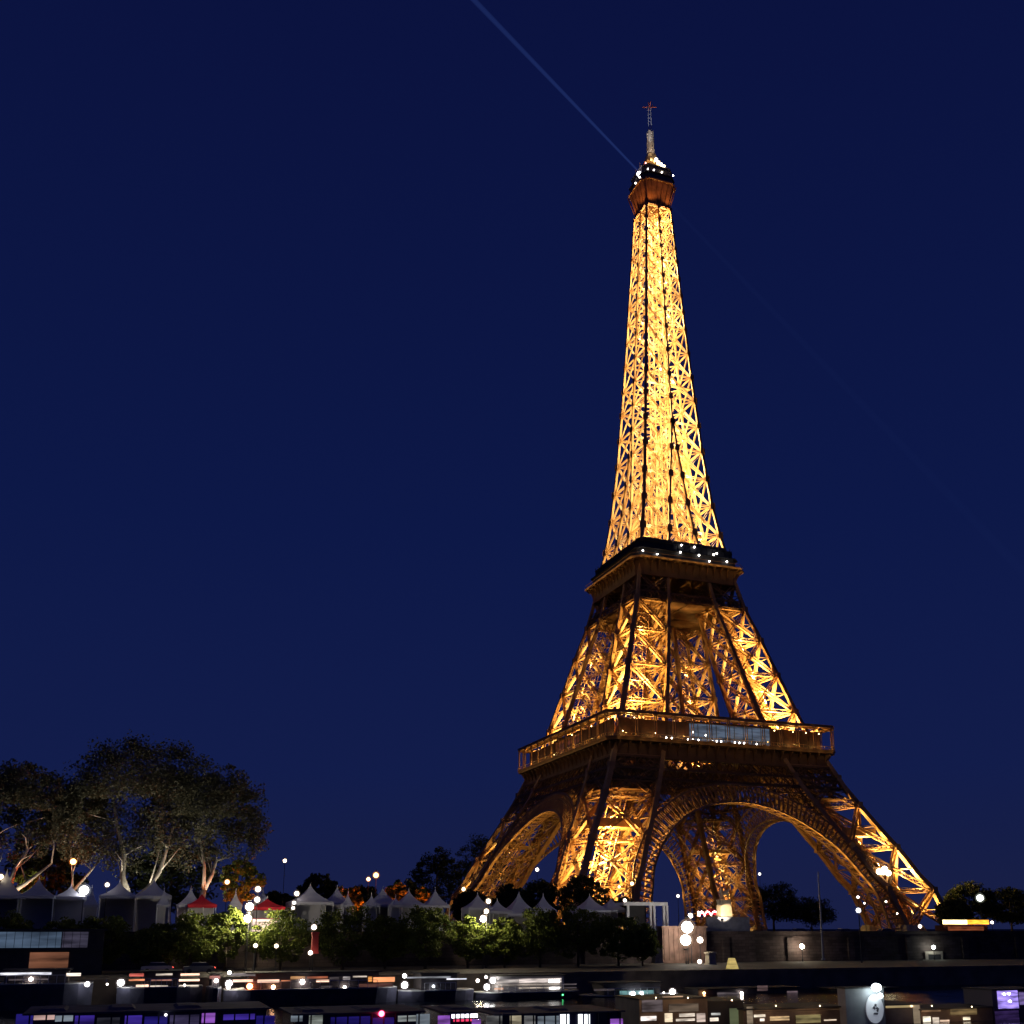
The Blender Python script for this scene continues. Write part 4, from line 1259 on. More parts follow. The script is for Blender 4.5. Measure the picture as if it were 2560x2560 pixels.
# ------------------------------------------------------------------ street and quay furniture
def post_box(name, label, cat, px, y0, y1, wpx, Y, m, group=None, deep=1.2):
    a, b = at(px, y1, Y), at(px, y0, Y); w = wpx*mpp(px, Y)/2
    r_ = empty(name, (a[0], Y, a[2]), label, cat, group)
    h = b[2] - a[2]
    q_ = MB(); q_.prism([(-w, -w), (w, -w), (w, w), (-w, w)], 0.25, h-0.3, None, [(-w*.9, -w*.9), (w*.9, -w*.9), (w*.9, w*.9), (-w*.9, w*.9)]); q_.build('shaft', m, r_)
    q_ = MB(); q_.box(-w*1.15, w*1.15, -w*1.15, w*1.15, 0, 0.249); q_.build('base', m, r_)
    q_ = MB(); q_.box(-w*1.12, w*1.12, -w*1.12, w*1.12, h-0.299, h); q_.build('cap', m, r_)
    return r_
PALE = mat('pale_lit_stone', (0.5, 0.42, 0.28), rough=0.8, var=0.2, scale=1.5)
post_box('stone_pedestal', 'pale stone pedestal left of the glaring lamp cluster', 'pedestal', 1643, 2368, 2408, 20, -158, PALE, 'stone pedestals on the lower quay')
post_box('stone_pedestal', 'pale stone pedestal right of the glaring lamp cluster', 'pedestal', 1777, 2380, 2412, 20, -158, PALE, 'stone pedestals on the lower quay')
post_box('red_pillar', 'red pillar standing under a white lamp at the quay edge', 'pillar', 786, 2330, 2384, 16, -171.5, mat('red_paint', (0.5, 0.05, 0.04), rough=0.5, var=0.2, scale=1))

def pole(name, label, cat, px0, y0, px1, y1, Y, r, m, flag=None, group=None):
    t_, f_ = at(px0, y0, Y), at(px1, y1, Y)
    r_ = empty(name, tuple(f_), label, cat, group)
    h = t_[2] - f_[2]
    q_ = MB(); q_.tube([(0, 0, 0), (0, 0, h*0.5), (0, 0, h)], [r*1.2, r, r*0.6], 8); q_.build('pole', m, r_)
    q_ = MB(); q_.sphere((0, 0, h+0.12), 0.16, nu=8, nv=6); q_.build('finial', m, r_)
    q_ = MB(); q_.tube([(0, 0, 0), (0, 0, 0.3)], [r*2.4, r*2.0], 8); q_.build('base', m, r_)
    if flag:
        q_ = MB(); n = 10
        for i in range(n):
            x0_, x1_ = 0.15 + 2.6*i/n, 0.15 + 2.6*(i+1)/n
            f = lambda x: (0.35*math.sin(x*2.6), -0.35*x)
            (ya, da), (yb, db) = f(x0_), f(x1_)
            for (xa, dy) in ((0, 0.02),):
                q_.hexa([(x0_, ya, h-3.2+da), (x1_, yb, h-3.2+db), (x1_, yb+.02, h-3.2+db), (x0_, ya+.02, h-3.2+da),
                         (x0_, ya, h-0.6+da), (x1_, yb, h-0.6+db), (x1_, yb+.02, h-0.6+db), (x0_, ya+.02, h-0.6+da)])
        q_.build('flag', flag, r_)
    return r_
pole('flagpole', 'tall slim grey flagpole standing before the great arch', 'flagpole', 2050, 2183, 2058, 2400, -160, 0.16, GREYM)
pole('thin_mast', 'thin grey mast rising from the left stone pedestal', 'mast', 1643, 2300, 1643, 2368, -158, 0.08, GREYM)

# white frame pavilion above the parapet
c0, c1 = at(1556, 2256, -143), at(1668, 2256, -143)
L = c1[0]-c0[0]; zt = c0[2]-GZ
r_ = empty('frame_pavilion', (c0[0], -143, GZ), 'white open metal frame with flat roof standing left of the glaring lamps', 'pavilion')
m = MB(); m.box(0, L, -0.2, 3.0, zt-0.5, zt); m.box(0.1, L-0.1, -0.35, -0.205, zt-0.55, zt+0.1); m.build('roof', WHITEP, r_)
for i, fx in enumerate((0.12, 0.62, 0.70, 0.92, 0.99)):
    q_ = MB(); q_.box(L*fx-0.22, L*fx+0.22, -0.15, 0.25, 0.0, zt-0.51); q_.build('post', WHITEP, r_)
m = MB(); m.box(0.3, L+1.2, -0.5, -0.2, 0.3, 1.3); m.build('railing_panel', WHITEP, r_)
m = MB(); m.box(L*0.15, L*0.6, 1.5, 1.6, 0.0, zt-0.52); m.build('dark_screen', BLACKM, r_)

# tall stone abutment lit by the lamp cluster
a, b = at(1655, 2300, -149.5), at(1768, 2405, -149.5)
m = MB(); m.box(a[0], b[0], -149.5, WALL_Y-0.45, QZ, GZ+1.6); m.box(a[0]-0.2, b[0]+0.2, -149.7, WALL_Y-0.3, GZ+1.603, GZ+1.9)
for i in range(9):
    xx = a[0] + (b[0]-a[0])*(i+0.5)/9
    m.box(xx-0.25, xx+0.25, -149.62, -149.503, QZ+0.5, GZ+1.4)
tag(m.build('stone_abutment', mat('brown_stone', (0.16, 0.095, 0.07), rough=0.8, var=0.45, scale=0.7, bump=0.3)), 'ribbed brown stone abutment glowing behind the lamp cluster', 'abutment')

# bridge-end statue: a pedestal with a warrior and horse, floodlit
def statue():
    p = at(1811, 2296, -143.5); top_ = at(1811, 2252, -143.5)
    h = top_[2] - GZ
    r_ = empty('statue', (p[0], -143.5, GZ), 'floodlit cream statue of a man and horse on a tapering pedestal', 'statue')
    s_ = mpp(1811, -143.5)
    w = 20*s_
    CREAM = mat('cream_stone', (0.62, 0.5, 0.33), rough=0.75, var=0.15, scale=1)
    q_ = MB(); q_.prism([(-w, -w*.7), (w, -w*.7), (w, w*.7), (-w, w*.7)], 0.6, h, None, [(-w*.68, -w*.5), (w*.68, -w*.5), (w*.68, w*.5), (-w*.68, w*.5)])
    q_.prism([(-w*.3, -w*.4), (w*.3, -w*.4), (w*.3, w*.4), (-w*.3, w*.4)], -0.6, 0.599); q_.build('pedestal', CREAM, r_)
    q_ = MB(); q_.box(-w*.74, w*.74, -w*.55, w*.55, h+0.003, h+0.22); q_.build('plinth_cap', CREAM, r_)
    z0 = h + 0.22
    def skin(pts, edges, rad, nm):
        me = bpy.data.meshes.new(nm); me.from_pydata([tuple(v) for v in pts], edges, [])
        o = bpy.data.objects.new(nm, me); scene.collection.objects.link(o); o.parent = r_; o.location = (0, 0, z0)
        md = o.modifiers.new('skin', 'SKIN'); sm_ = o.modifiers.new('sub', 'SUBSURF'); sm_.levels = 1; sm_.render_levels = 2
        for i, v in enumerate(me.skin_vertices[0].data):
            v.radius = (rad[i], rad[i]); v.use_root = (i == 0)
        me.materials.append(CREAM)
        return o
    # standing man
    skin([(-.55, 0, 1.15), (-.55, 0, 1.6), (-.55, 0, 1.85), (-.55, -.02, 2.15), (-.8, 0, 1.72), (-1.0, -.05, 1.4), (-.85, -.25, 1.2), (-.3, 0, 1.72), (-.05, -.05, 1.5), (.25, -.1, 1.7),
          (-.68, 0, 1.05), (-.75, 0, .55), (-.75, .05, .05), (-.42, 0, 1.05), (-.38, -.05, .55), (-.4, 0, .05)],
         [(0, 1), (1, 2), (2, 3), (1, 4), (4, 5), (5, 6), (1, 7), (7, 8), (8, 9), (0, 10), (10, 11), (11, 12), (0, 13), (13, 14), (14, 15)],
         [.24, .27, .11, .17, .12, .1, .07, .12, .1, .07, .17, .12, .08, .17, .12, .08], 'warrior')
    # horse turned to the right with lifted head
    skin([(.2, .5, 1.25), (.75, .5, 1.3), (1.15, .5, 1.35), (1.35, .5, 1.75), (1.5, .5, 2.1), (1.85, .5, 2.0), (.15, .35, .75), (.3, .35, .4), (.2, .35, .03), (.15, .68, .75), (.3, .68, .4), (.2, .68, .03),
          (1.15, .38, .85), (1.18, .38, .45), (1.15, .38, .03), (1.2, .65, .85), (1.45, .65, .6), (1.35, .65, .25), (-.1, .5, 1.25), (-.25, .5, .7)],
         [(0, 1), (1, 2), (2, 3), (3, 4), (4, 5), (0, 6), (6, 7), (7, 8), (0, 9), (9, 10), (10, 11), (2, 12), (12, 13), (13, 14), (2, 15), (15, 16), (16, 17), (0, 18), (18, 19)],
         [.4, .38, .38, .24, .17, .1, .18, .1, .08, .18, .1, .08, .15, .09, .07, .15, .1, .07, .12, .05], 'horse')
    q_ = MB(); q_.tube([(0, 0, 0), (0, -.25, .18)], [.22, .26], 10); o = q_.build('spotlight', BLACKM, r_); o.location = (-3.5, -4.9, 2.95)
    ld = bpy.data.lights.new('statue_light', 'SPOT'); ld.energy = 4500; ld.color = (1, .80, .55); ld.shadow_soft_size = .15; ld.spot_size = R(38)
    lo = bpy.data.objects.new('statue_light', ld); scene.collection.objects.link(lo); lo.parent = r_; lo.location = (-3.4, -4.6, 3.3)
    lo.rotation_euler = Vector((3.2, 4.4, 1.0)).to_track_quat('-Z', 'Y').to_euler()
statue()
# grey parapet block under the statue
a, b = at(1768, 2294, -145.3), at(1874, 2306, -145.3)
m = MB(); m.box(a[0], b[0], -145.3, -144.7, GZ+0.02, a[2]); m.box(a[0]-.1, b[0]+.1, -145.4, -144.6, a[2]+.003, a[2]+.15)
tag(m.build('parapet_block', mat('blue_grey_stone', (.22, .23, .27), rough=.8, var=.2, scale=1)), 'low blue grey stone parapet block below the statue', 'parapet')

# carousel canopy with scalloped bulb edging
c = at(1778, 2290, -136); R0 = 32*mpp(1778, -136)
r_ = empty('carousel', (c[0], -136, GZ), 'dark red carousel canopy with scalloped edge of pink light bulbs', 'carousel')
zt = c[2]-GZ + 0.2
m = MB(); N = 12
for k in range(N):
    a0_, a1_ = 2*math.pi*k/N, 2*math.pi*(k+1)/N
    m.quad((R0*math.cos(a0_), R0*math.sin(a0_), zt), (R0*math.cos(a1_), R0*math.sin(a1_), zt), (.3*math.cos(a1_), .3*math.sin(a1_), zt+1.3), (.3*math.cos(a0_), .3*math.sin(a0_), zt+1.3))
m.build('canopy', REDC, r_)
m = MB(); m.tube([(0, 0, 0), (0, 0, zt+1.6)], [.5, .25], 10); m.build('centre_post', mat('gold_paint', (.5, .35, .12), rough=.4), r_)
m = MB(); m.tube([(0, 0, 0), (0, 0, .35)], [R0*.95, R0*.95], 24); m.build('platform', mat('red_board', (.3, .03, .03), rough=.6), r_)
bm_ = MB(); bm_.sphere((0, 0, 0), 0.11, nu=6, nv=4); bme = bm_.mesh('light_bulb', glow((1, .55, .55), 18))
for k in range(N):
    for j in range(6):
        f = j/6; a_ = 2*math.pi*(k+f)/N
        link_mesh('light_bulb', bme, r_, (R0*1.02*math.cos(a_), R0*1.02*math.sin(a_), zt - .1 + .75*math.sin(math.pi*f)))

# orange lit kiosk at the right foot of the tower
a, b = at(2358, 2310, -112), at(2468, 2300, -112)
r_ = empty('snack_kiosk', (a[0], -112, GZ), 'long low kiosk with glowing yellow orange fascia right of the tower foot', 'kiosk')
L = b[0]-a[0]; z0, z1 = a[2]-GZ, b[2]-GZ
m = MB(); m.box(0, L, 0.05, 3, 0, z0-.3); m.build('body', mat('maroon_wall', (.12, .03, .02), rough=.7, var=.2, scale=1), r_)
m = MB(); m.box(-.2, L*.52, -.3, -.1, z0-.05, z1); m.build('fascia', winmat('white_fascia', (1, .8, .35), 5.0, .8, .5), r_)
m = MB(); m.box(L*.53, L+.2, -.3, -.1, z0-.05, z1); m.build('fascia', winmat('orange_fascia', (1, .38, .03), 3.2, 1.2, .35), r_)
m = MB(); m.box(-.3, L+.3, -.2, 3.2, z1+.01, z1+.2); m.build('roof', BLACKM, r_)
m = MB(); m.box(L*.1, L*.9, -.05, .04, 1.0, z0-.6); m.build('serving_hatch', winmat('hatch_light', (1, .25, .08), .25, .8, .2), r_)

# doorway in the retaining wall at right
a, b = at(2322, 2418, -147.3), at(2352, 2386, -147.3)
r_ = empty('doorway', (a[0], -147.2, QZ), 'dark doorway in a pale frame set in the retaining wall', 'doorway')
L = b[0]-a[0]; h = b[2]-QZ
m = MB(); m.box(0, L, -.12, -.02, .02, h); m.build('door', BLACKM, r_)
m = MB(); m.box(-.7, -.01, -.25, -.02, .02, h+.6); m.box(L+.01, L+.4, -.25, -.02, .02, h+.6); m.box(-.009, L+.009, -.25, -.02, h+.01, h+.6); m.build('frame', STONE, r_)

# ticket office at left: pale blue upper storey over an orange lit ground floor
a, b = at(-30, 2372, -166), at(262, 2322, -166)
L = b[0]-a[0]; zt = b[2]-QZ; zm = a[2]-QZ
r_ = empty('ticket_office', (a[0], -166, QZ), 'long two storey quay building with pale blue glazing above an orange lit room', 'building')
m = MB(); m.box(0, L, .3, 5, 0, zt-.3); m.build('wall', mat('dark_wall', (.035, .033, .04), rough=.7, var=.3, scale=1), r_)
m = MB(); m.box(-.3, L+.3, -.3, 5.3, zt-.29, zt); m.build('roof', BLACKM, r_)
m = MB(); m.box(.1, L*.62, .12, .28, zm+.1, zt-.4); m.build('window', winmat('pale_blue_glazing', (.28, .42, .66), .30, .3, .25), r_)
m = MB(); m.box(L*.63, L*.86, .12, .28, zm+.1, zt-.4); m.build('window', winmat('dim_glazing', (.22, .20, .32), .22, .7, .2), r_)
m = MB(); m.box(L*.36, L*.70, .12, .28, .6, zm-.5); m.build('window', winmat('orange_room', (.75, .30, .16), .30, .3, .1), r_)
m = MB()
for i in range(14):
    m.box(L*i/14, L*i/14+.05, .05, .118, zm+.1, zt-.4)
m.box(0, L, -.1, .29, zm-.3, zm+.05)
m.build('window_frame', BLACKM, r_)

# parked car on the lower quay
def car(label, px, py, Y, body, group='cars parked on the lower quay'):
    c = at(px, py, Y)
    r_ = empty('parked_car', (c[0], Y, QZ), label, 'car', group)
    q_ = MB()
    sec = [(-2.1, .35, .78), (-2.0, .3, .92), (-1.0, .3, 1.0), (1.1, .3, 1.02), (1.9, .3, .95), (2.1, .35, .72)]
    for (x0_, l0, h0), (x1_, l1, h1) in zip(sec[:-1], sec[1:]):
        q_.hexa([(x0_, -.85, l0), (x1_, -.85, l1), (x1_, .85, l1), (x0_, .85, l0), (x0_, -.8, h0), (x1_, -.8, h1), (x1_, .8, h1), (x0_, .8, h0)])
    q_.hexa([(-.95, -.72, 1.42), (1.0, -.72, 1.42), (1.0, .72, 1.42), (-.95, .72, 1.42), (-.8, -.66, 1.5), (.85, -.66, 1.5), (.85, .66, 1.5), (-.8, .66, 1.5)])
    q_.build('body', body, r_)
    q_ = MB(); q_.hexa([(-1.35, -.79, 1.0), (1.45, -.79, 1.02), (1.45, .79, 1.02), (-1.35, .79, 1.0), (-.93, -.7, 1.419), (.98, -.7, 1.419), (.98, .7, 1.419), (-.93, .7, 1.419)]); q_.build('window', GLASS_D, r_)
    wm = None
    for (x, y) in ((-1.3, -.8), (1.3, -.8), (-1.3, .8), (1.3, .8)):
        if wm is None:
            q_ = MB(); q_.tube([(0, -.11, 0), (0, .11, 0)], .32, 14); wm = q_.mesh('wheel', BLACKM)
        link_mesh('wheel', wm, r_, (x, y, .33))
    for y in (-.6, .6):
        q_ = MB(); q_.box(2.09, 2.14, y-.2, y+.2, .7, .84); q_.build('tail_light', glow((1, .08, .05), 4), r_)
    return r_
car('pale parked car on the dark quay below the plane trees', 396, 2370, -163, mat('pale_car_paint', (.6, .5, .45), rough=.3))
car('dark parked car on the quay right of the pale car', 500, 2382, -166, mat('dark_car_paint', (.12, .12, .13), rough=.3))

for px, lab, mm in ((2108, 'white parked car showing its roof over the parapet right of the flagpole', mat('white_car_paint', (.6, .6, .62), rough=.3)),
                    (1996, 'dark parked car showing its roof over the parapet left of the flagpole', mat('black_car_paint', (.05, .05, .055), rough=.3)),
                    (2210, 'grey parked car above the wall below the right leg of the tower', mat('grey_car_paint', (.2, .2, .21), rough=.3))):
    o = car(lab, px, 2320, -141, mm, group='cars parked on the street'); o.location.z = GZ
# ------------------------------------------------------------------ moored boats
HULLM = mat('dark_hull', (.06, .06, .09), rough=.35, var=.3, scale=1)
WHULL = mat('grey_hull', (.12, .12, .13), rough=.4, var=.2, scale=1)
def boat(name, label, px0, px1, Y, deck_py, roof_py, windows, lamps=(), group='boats moored along the quay', hull=HULLM, cabin=None, roofm=None, depth=5.5, cat='boat', rails=True, wl=WZ, bow=3.0, cab_in=(1.5, 1.5)):
    a, b = at(px0, deck_py, Y), at(px1, deck_py, Y)
    xm = (a[0]+b[0])/2; L = b[0]-a[0]; zd = (a[2]+b[2])/2 - wl
    zr = (at(px0, roof_py, Y)[2] + at(px1, roof_py, Y)[2])/2 - wl
    r_ = empty(name, (xm, Y, wl), label, cat, group)
    h = L/2; d = depth
    poly = [(-h, d*.35), (-h+bow*.5, .12*d), (-h+bow, 0), (h-bow, 0), (h-bow*.5, .12*d), (h, d*.35), (h, d*.65), (h-bow, d), (-h+bow, d), (-h, d*.65)]
    pin = [(x*.985, .12*d + (y)*.76) for x, y in poly]
    q_ = MB(); q_.prism(pin, -.6, zd, None, poly); q_.build('hull', hull, r_)
    q_ = MB(); q_.prism([(x*1.001, y*1.02-.05) for x, y in poly], zd+.003, zd+.13); q_.build('gunwale', GREYM, r_)
    c0_, c1_ = -h+cab_in[0]+bow*.4, h-cab_in[1]-bow*.4
    q_ = MB(); q_.box(c0_, c1_, .7, d-.7, zd+.14, zr-.12); q_.build('cabin', cabin or mat('cabin_wall', (.06, .05, .055), rough=.5, var=.3, scale=1), r_)
    q_ = MB(); q_.box(c0_-.3, c1_+.3, .45, d-.45, zr-.117, zr); q_.build('roof', roofm or BLACKM, r_)
    for (x0_, x1_, y0_, y1_, wm) in windows:
        A, B_ = at(x0_, y1_, Y), at(x1_, y0_, Y)
        if B_[0]-A[0] < .2: continue
        q_ = MB(); q_.box(A[0]-xm, B_[0]-xm, .60, .695, A[2]-wl, B_[2]-wl)
        q_.build('window', wm, r_)
    for (lx, ly, rad, col, s) in lamps:
        rad *= 0.72
        A = at(lx, ly, Y)
        k = (round(rad, 2), tuple(col), s)
        if k not in _lampmesh:
            g = MB(); g.sphere((0, 0, 0), rad, nu=10, nv=7); _lampmesh[k] = g.mesh('globe', glow(col, s), True)
        link_mesh('lamp', _lampmesh[k], r_, (A[0]-xm, .3, A[2]-wl))
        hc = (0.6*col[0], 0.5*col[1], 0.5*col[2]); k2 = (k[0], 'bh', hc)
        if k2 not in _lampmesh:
            g = MB(); g.sphere((0, 0, 0), rad*1.55, nu=14, nv=10); _lampmesh[k2] = g.mesh('halo_shell', halo_mat(hc, 0.7, 0.16), True)  # added glowing shell, a painted halo round the boat lamp
        link_mesh('halo_shell', _lampmesh[k2], r_, (A[0]-xm, .3, A[2]-wl))
    if rails:
        q_ = MB()
        n = max(3, int(L/1.6))
        for i in range(n+1):
            x = -h+bow + (L-2*bow)*i/n
            q_.box(x-.025, x+.025, .1, .15, zd+.131, zd+1.0)
        q_.box(-h+bow, h-bow, .1, .15, zd+1.003, zd+1.06)
        q_.build('railing', WHITEP, r_)
    return r_
def wmx(c, s, sc=1.2, dk=.2): return winmat('lit_window', c, s, sc, dk)
W1 = wmx((1, .85, .7), 1.6); W2 = wmx((1, .35, .16), 1.4); W3 = wmx((1, .62, .45), 2.6, 1.0, .4); W4 = wmx((.9, .9, 1), 1.6); W5 = wmx((.35, .28, .3), .35)
BY = -190
boat('moored_boat', 'leftmost moored boat with long white lit rail', -60, 232, BY+2, 2462, 2424, [(-20, 128, 2431, 2439, W4), (165, 202, 2433, 2441, W1), (20, 120, 2447, 2452, W5)],
     [(77, 2448, .3, WH, 25), (218, 2461, .36, (1, 1, 1), 25)])
boat('moored_boat', 'moored boat with red lit windows right of a bright white bow lamp', 292, 510, BY+1, 2470, 2428,
     [(323, 360, 2434, 2442, wmx((1, .2, .15), .8)), (390, 432, 2434, 2439, W1), (452, 500, 2434, 2440, W3), (322, 362, 2448, 2453, W2), (378, 430, 2449, 2453, wmx((1, .45, .35), .6)), (448, 500, 2448, 2454, W3), (340, 372, 2462, 2468, W3), (375, 420, 2464, 2468, W1), (448, 498, 2463, 2469, W1)],
     [(302, 2457, .5, (1, 1, 1), 35), (268, 2461, .16, WH, 10), (462, 2463, .16, WH, 20)])
boat('moored_boat', 'small boat with one white lamp between two red lit boats', 520, 558, BY+1, 2472, 2434, [(525, 552, 2440, 2448, wmx((.8, .3, .25), .7)), (524, 552, 2464, 2468, W5)], [(541, 2452, .32, WH, 25)], bow=.6, cab_in=(.2, .2))
boat('restaurant_boat', 'longest moored boat with pink lit windows and a red stern lamp', 562, 1002, BY+1, 2474, 2430,
     [(575, 640, 2433, 2441, wmx((.7, .6, .6), .5)), (583, 634, 2449, 2456, W3), (645, 700, 2449, 2457, W3), (705, 728, 2451, 2455, W2), (728, 765, 2441, 2449, wmx((1, .5, .2), .7)), (793, 825, 2450, 2456, W3),
      (770, 822, 2441, 2447, wmx((1, .3, .15), .5)), (826, 850, 2443, 2449, W5), (860, 878, 2442, 2450, wmx((.9, .8, .8), .9)), (885, 920, 2440, 2444, W1), (923, 933, 2442, 2455, wmx((1, .4, .1), 1.2)), (936, 990, 2443, 2456, wmx((1, .38, .16), 1.5, .5, .6)), (805, 832, 2465, 2470, W5), (900, 985, 2459, 2468, wmx((.5, .2, .15), .35))],
     [(574, 2432, .28, WH, 25), (573, 2459, .5, (1, 1, 1), 35), (571, 2468, .3, WH, 30), (625, 2466, .48, (1, .25, .08), 28), (684, 2468, .34, (1, .5, .25), 24), (757, 2455, .4, WH, 30), (863, 2469, .28, WH, 22)])
boat('moored_boat', 'dark moored boat with bright white rail between two bow lamps', 1004, 1196, BY+1, 2478, 2432,
     [(1020, 1130, 2441, 2447, wmx((.7, .72, .8), .55)), (1120, 1170, 2446, 2450, W4), (1110, 1150, 2480, 2484, W4)],
     [(1013, 2440, .34, (1, 1, 1), 25), (1013, 2463, .55, (1, 1, 1), 30), (1085, 2466, .2, CW, 20), (1140, 2482, .18, CW, 14)])
boat('moored_boat', 'brightly lit white decked boat below the near leg of the tower', 1200, 1462, BY+1, 2482, 2438,
     [(1240, 1300, 2449, 2458, wmx((.85, .75, .7), .9)), (1240, 1405, 2460, 2465, W1), (1302, 1408, 2446, 2458, wmx((1, .86, .8), 1.2)), (1302, 1408, 2468, 2472, W1), (1376, 1404, 2448, 2457, wmx((1, .97, .95), 6)), (1378, 1404, 2468, 2474, wmx((1, .97, .95), 5)), (1410, 1446, 2459, 2463, W5), (1410, 1446, 2468, 2472, W5), (1240, 1262, 2470, 2475, wmx((1, .6, .4), 1.4))],
     [(1217, 2443, .24, WH, 25), (1234, 2451, .5, (1, 1, 1), 30), (1219, 2468, .5, (1, 1, 1), 30), (1196, 2452, .3, WH, 14), (1408, 2486, .26, (.1, 1, .3), 8)], cabin=mat('white_cabin', (.5, .47, .45), rough=.5, var=.15, scale=1))
boat('moored_boat', 'dark boat with teal lit stern right of the white decked boat', 1470, 1700, BY+1, 2490, 2456,
     [(1555, 1640, 2476, 2488, wmx((.35, .75, .75), .6, .5, .2)), (1490, 1540, 2472, 2478, W5), (1655, 1700, 2482, 2486, wmx((.6, .6, .7), .5))],
     [(1585, 2485, .42, CW, 30), (1607, 2483, .3, CW, 20), (1662, 2482, .16, WH, 12), (1684, 2480, .55, (1, .97, .9), 30)])
boat('moored_boat', 'low dark boat carrying an orange lamp and a white light bar', 1710, 2045, BY+1, 2504, 2470,
     [(1893, 1935, 2502, 2510, wmx((1, .95, .9), 5)), (1715, 1780, 2490, 2495, wmx((.5, .5, .6), .4)), (1975, 2000, 2478, 2490, wmx((.5, .35, .4), .4)), (1800, 1850, 2480, 2500, W5), (1900, 1925, 2464, 2478, wmx((.4, .25, .25), .4))],
     [(1763, 2483, .26, (1, .5, .2), 14), (1857, 2483, .28, WH, 18), (2017, 2499, .36, WH, 24)])
boat('moored_boat', 'dim moored boat left of the tall panel with the oval sign', 2060, 2290, BY+1, 2512, 2470, [(2080, 2150, 2480, 2500, W5), (2120, 2140, 2503, 2508, W1)], [(2118, 2508, .32, WH, 18)])

# small yellow lit booth on the quay
a, b = at(1848, 2455, -181+2), at(1870, 2436, -181+2)
r_ = empty('quay_booth', (a[0], -177, QZ), 'small yellow lit booth with sloping roof at the quay edge', 'booth')
L = 1.5
m = MB(); m.prism([(-.7, -.6), (.9, -.6), (.9, .6), (-.7, .6)], 0, 1.6, None, [(-.3, -.4), (.4, -.4), (.4, .4), (-.3, .4)]); m.build('canopy', winmat('yellow_canvas', (1, .75, .25), .7, .8, .5), r_)
m = MB(); m.box(-.8, 1.0, -.7, .7, -.3, -.01); m.build('base', BLACKM, r_)

# ------------------------------------------------------------------ sightseeing boats close to the camera, purple lit inside
NY = -243
DROOF = mat('dark_boat_roof', (.09, .09, .12), rough=.85, var=.3, scale=.5, spec=.08)
def near(label, px0, px1, Y, roof_py, windows, lamps):
    r_ = boat('sightseeing_boat', label, px0, px1, Y, 2612, roof_py, windows, lamps, group='glass sided sightseeing boats', depth=8.5, rails=False,
                cabin=mat('tinted_glass', (.02, .018, .05), rough=.1), roofm=DROOF, bow=1.5, cab_in=(.4, .4))
    a, b = at(px0, roof_py, Y), at(px1, roof_py, Y)
    L = b[0]-a[0]; zt = (a[2]+b[2])/2 - WZ; h = L/2
    q_ = MB(); n = max(4, int(L/1.15))
    for i in range(n+1):
        x = -h + 1.2 + (L-2.4)*i/n
        q_.box(x-.05, x+.05, .52, .598, .9, zt-.118)
    q_.build('window_frame', BLACKM, r_)
    q_ = MB()
    for i in range(max(1, int(L/4.5))):
        x = -h + 2.5 + i*4.5
        q_.prism([(x-.9, 2.2), (x+.9, 2.2), (x+.9, 6.2), (x-.9, 6.2)], zt+.003, zt+.16, None, [(x-.7, 2.5), (x+.7, 2.5), (x+.7, 5.9), (x-.7, 5.9)])
        q_.build('roof_hatch', DROOF, r_); q_ = MB()
    return r_
PU = wmx((.12, .06, .75), .55, .4, .15); BL = wmx((.03, .02, .30), .5, .5, .2); PK = wmx((.85, .55, .5), .9, .6, .3); GR = wmx((.35, .42, .5), .6, .6, .2); VI = wmx((.45, .15, .8), .8, .8, .25)
near('nearest sightseeing boat at left with blue purple interior and a cream panel', 18, 700, NY, 2528,
     [(35, 82, 2536, 2575, BL), (82, 136, 2535, 2552, PK), (136, 182, 2540, 2556, GR), (184, 236, 2540, 2575, PU), (240, 300, 2545, 2575, wmx((.1, .1, .14), .3)), (310, 356, 2540, 2575, PU), (360, 420, 2542, 2575, BL), (424, 500, 2538, 2575, wmx((.15, .12, .3), .3)), (505, 540, 2534, 2560, VI), (560, 640, 2536, 2552, PU), (642, 690, 2540, 2575, BL)],
     [(415, 2538, .12, (.9, .9, 1), 6)])
near('sightseeing boat with a red lamp on its dark roof', 706, 1088, NY+1, 2532,
     [(730, 760, 2540, 2556, GR), (775, 812, 2536, 2575, wmx((.45, .5, .45), .6)), (830, 930, 2542, 2575, BL), (935, 990, 2545, 2575, BL), (1000, 1045, 2540, 2556, wmx((.5, .55, .55), .7)), (1046, 1080, 2536, 2575, GR)],
     [(956, 2535, .3, (1, .05, .12), 22)])
near('sightseeing boat with a glowing white and red sign and purple ends', 1094, 1215, NY+1, 2530,
     [(1100, 1132, 2540, 2575, VI), (1135, 1200, 2536, 2547, wmx((1, .92, 1), 5, .5, .6)), (1140, 1185, 2549, 2556, wmx((1, .05, .15), 1.6, .5, .5)), (1186, 1208, 2549, 2575, VI)], [])
near('sightseeing boat with tall pale lit windows at bottom centre', 1220, 1590, NY+2, 2532,
     [(1222, 1262, 2540, 2585, wmx((.3, .3, .3), .4)), (1282, 1310, 2540, 2585, wmx((.7, .6, .4), .7)), (1318, 1345, 2540, 2585, wmx((.4, .4, .4), .5)), (1352, 1405, 2541, 2585, GR), (1409, 1430, 2537, 2585, wmx((.9, .95, 1), 3, .5, .6)), (1452, 1464, 2537, 2585, wmx((.9, .95, 1), 3, .5, .6)), (1470, 1482, 2537, 2585, wmx((.9, .95, 1), 3, .5, .6)), (1535, 1565, 2548, 2585, VI)], [])

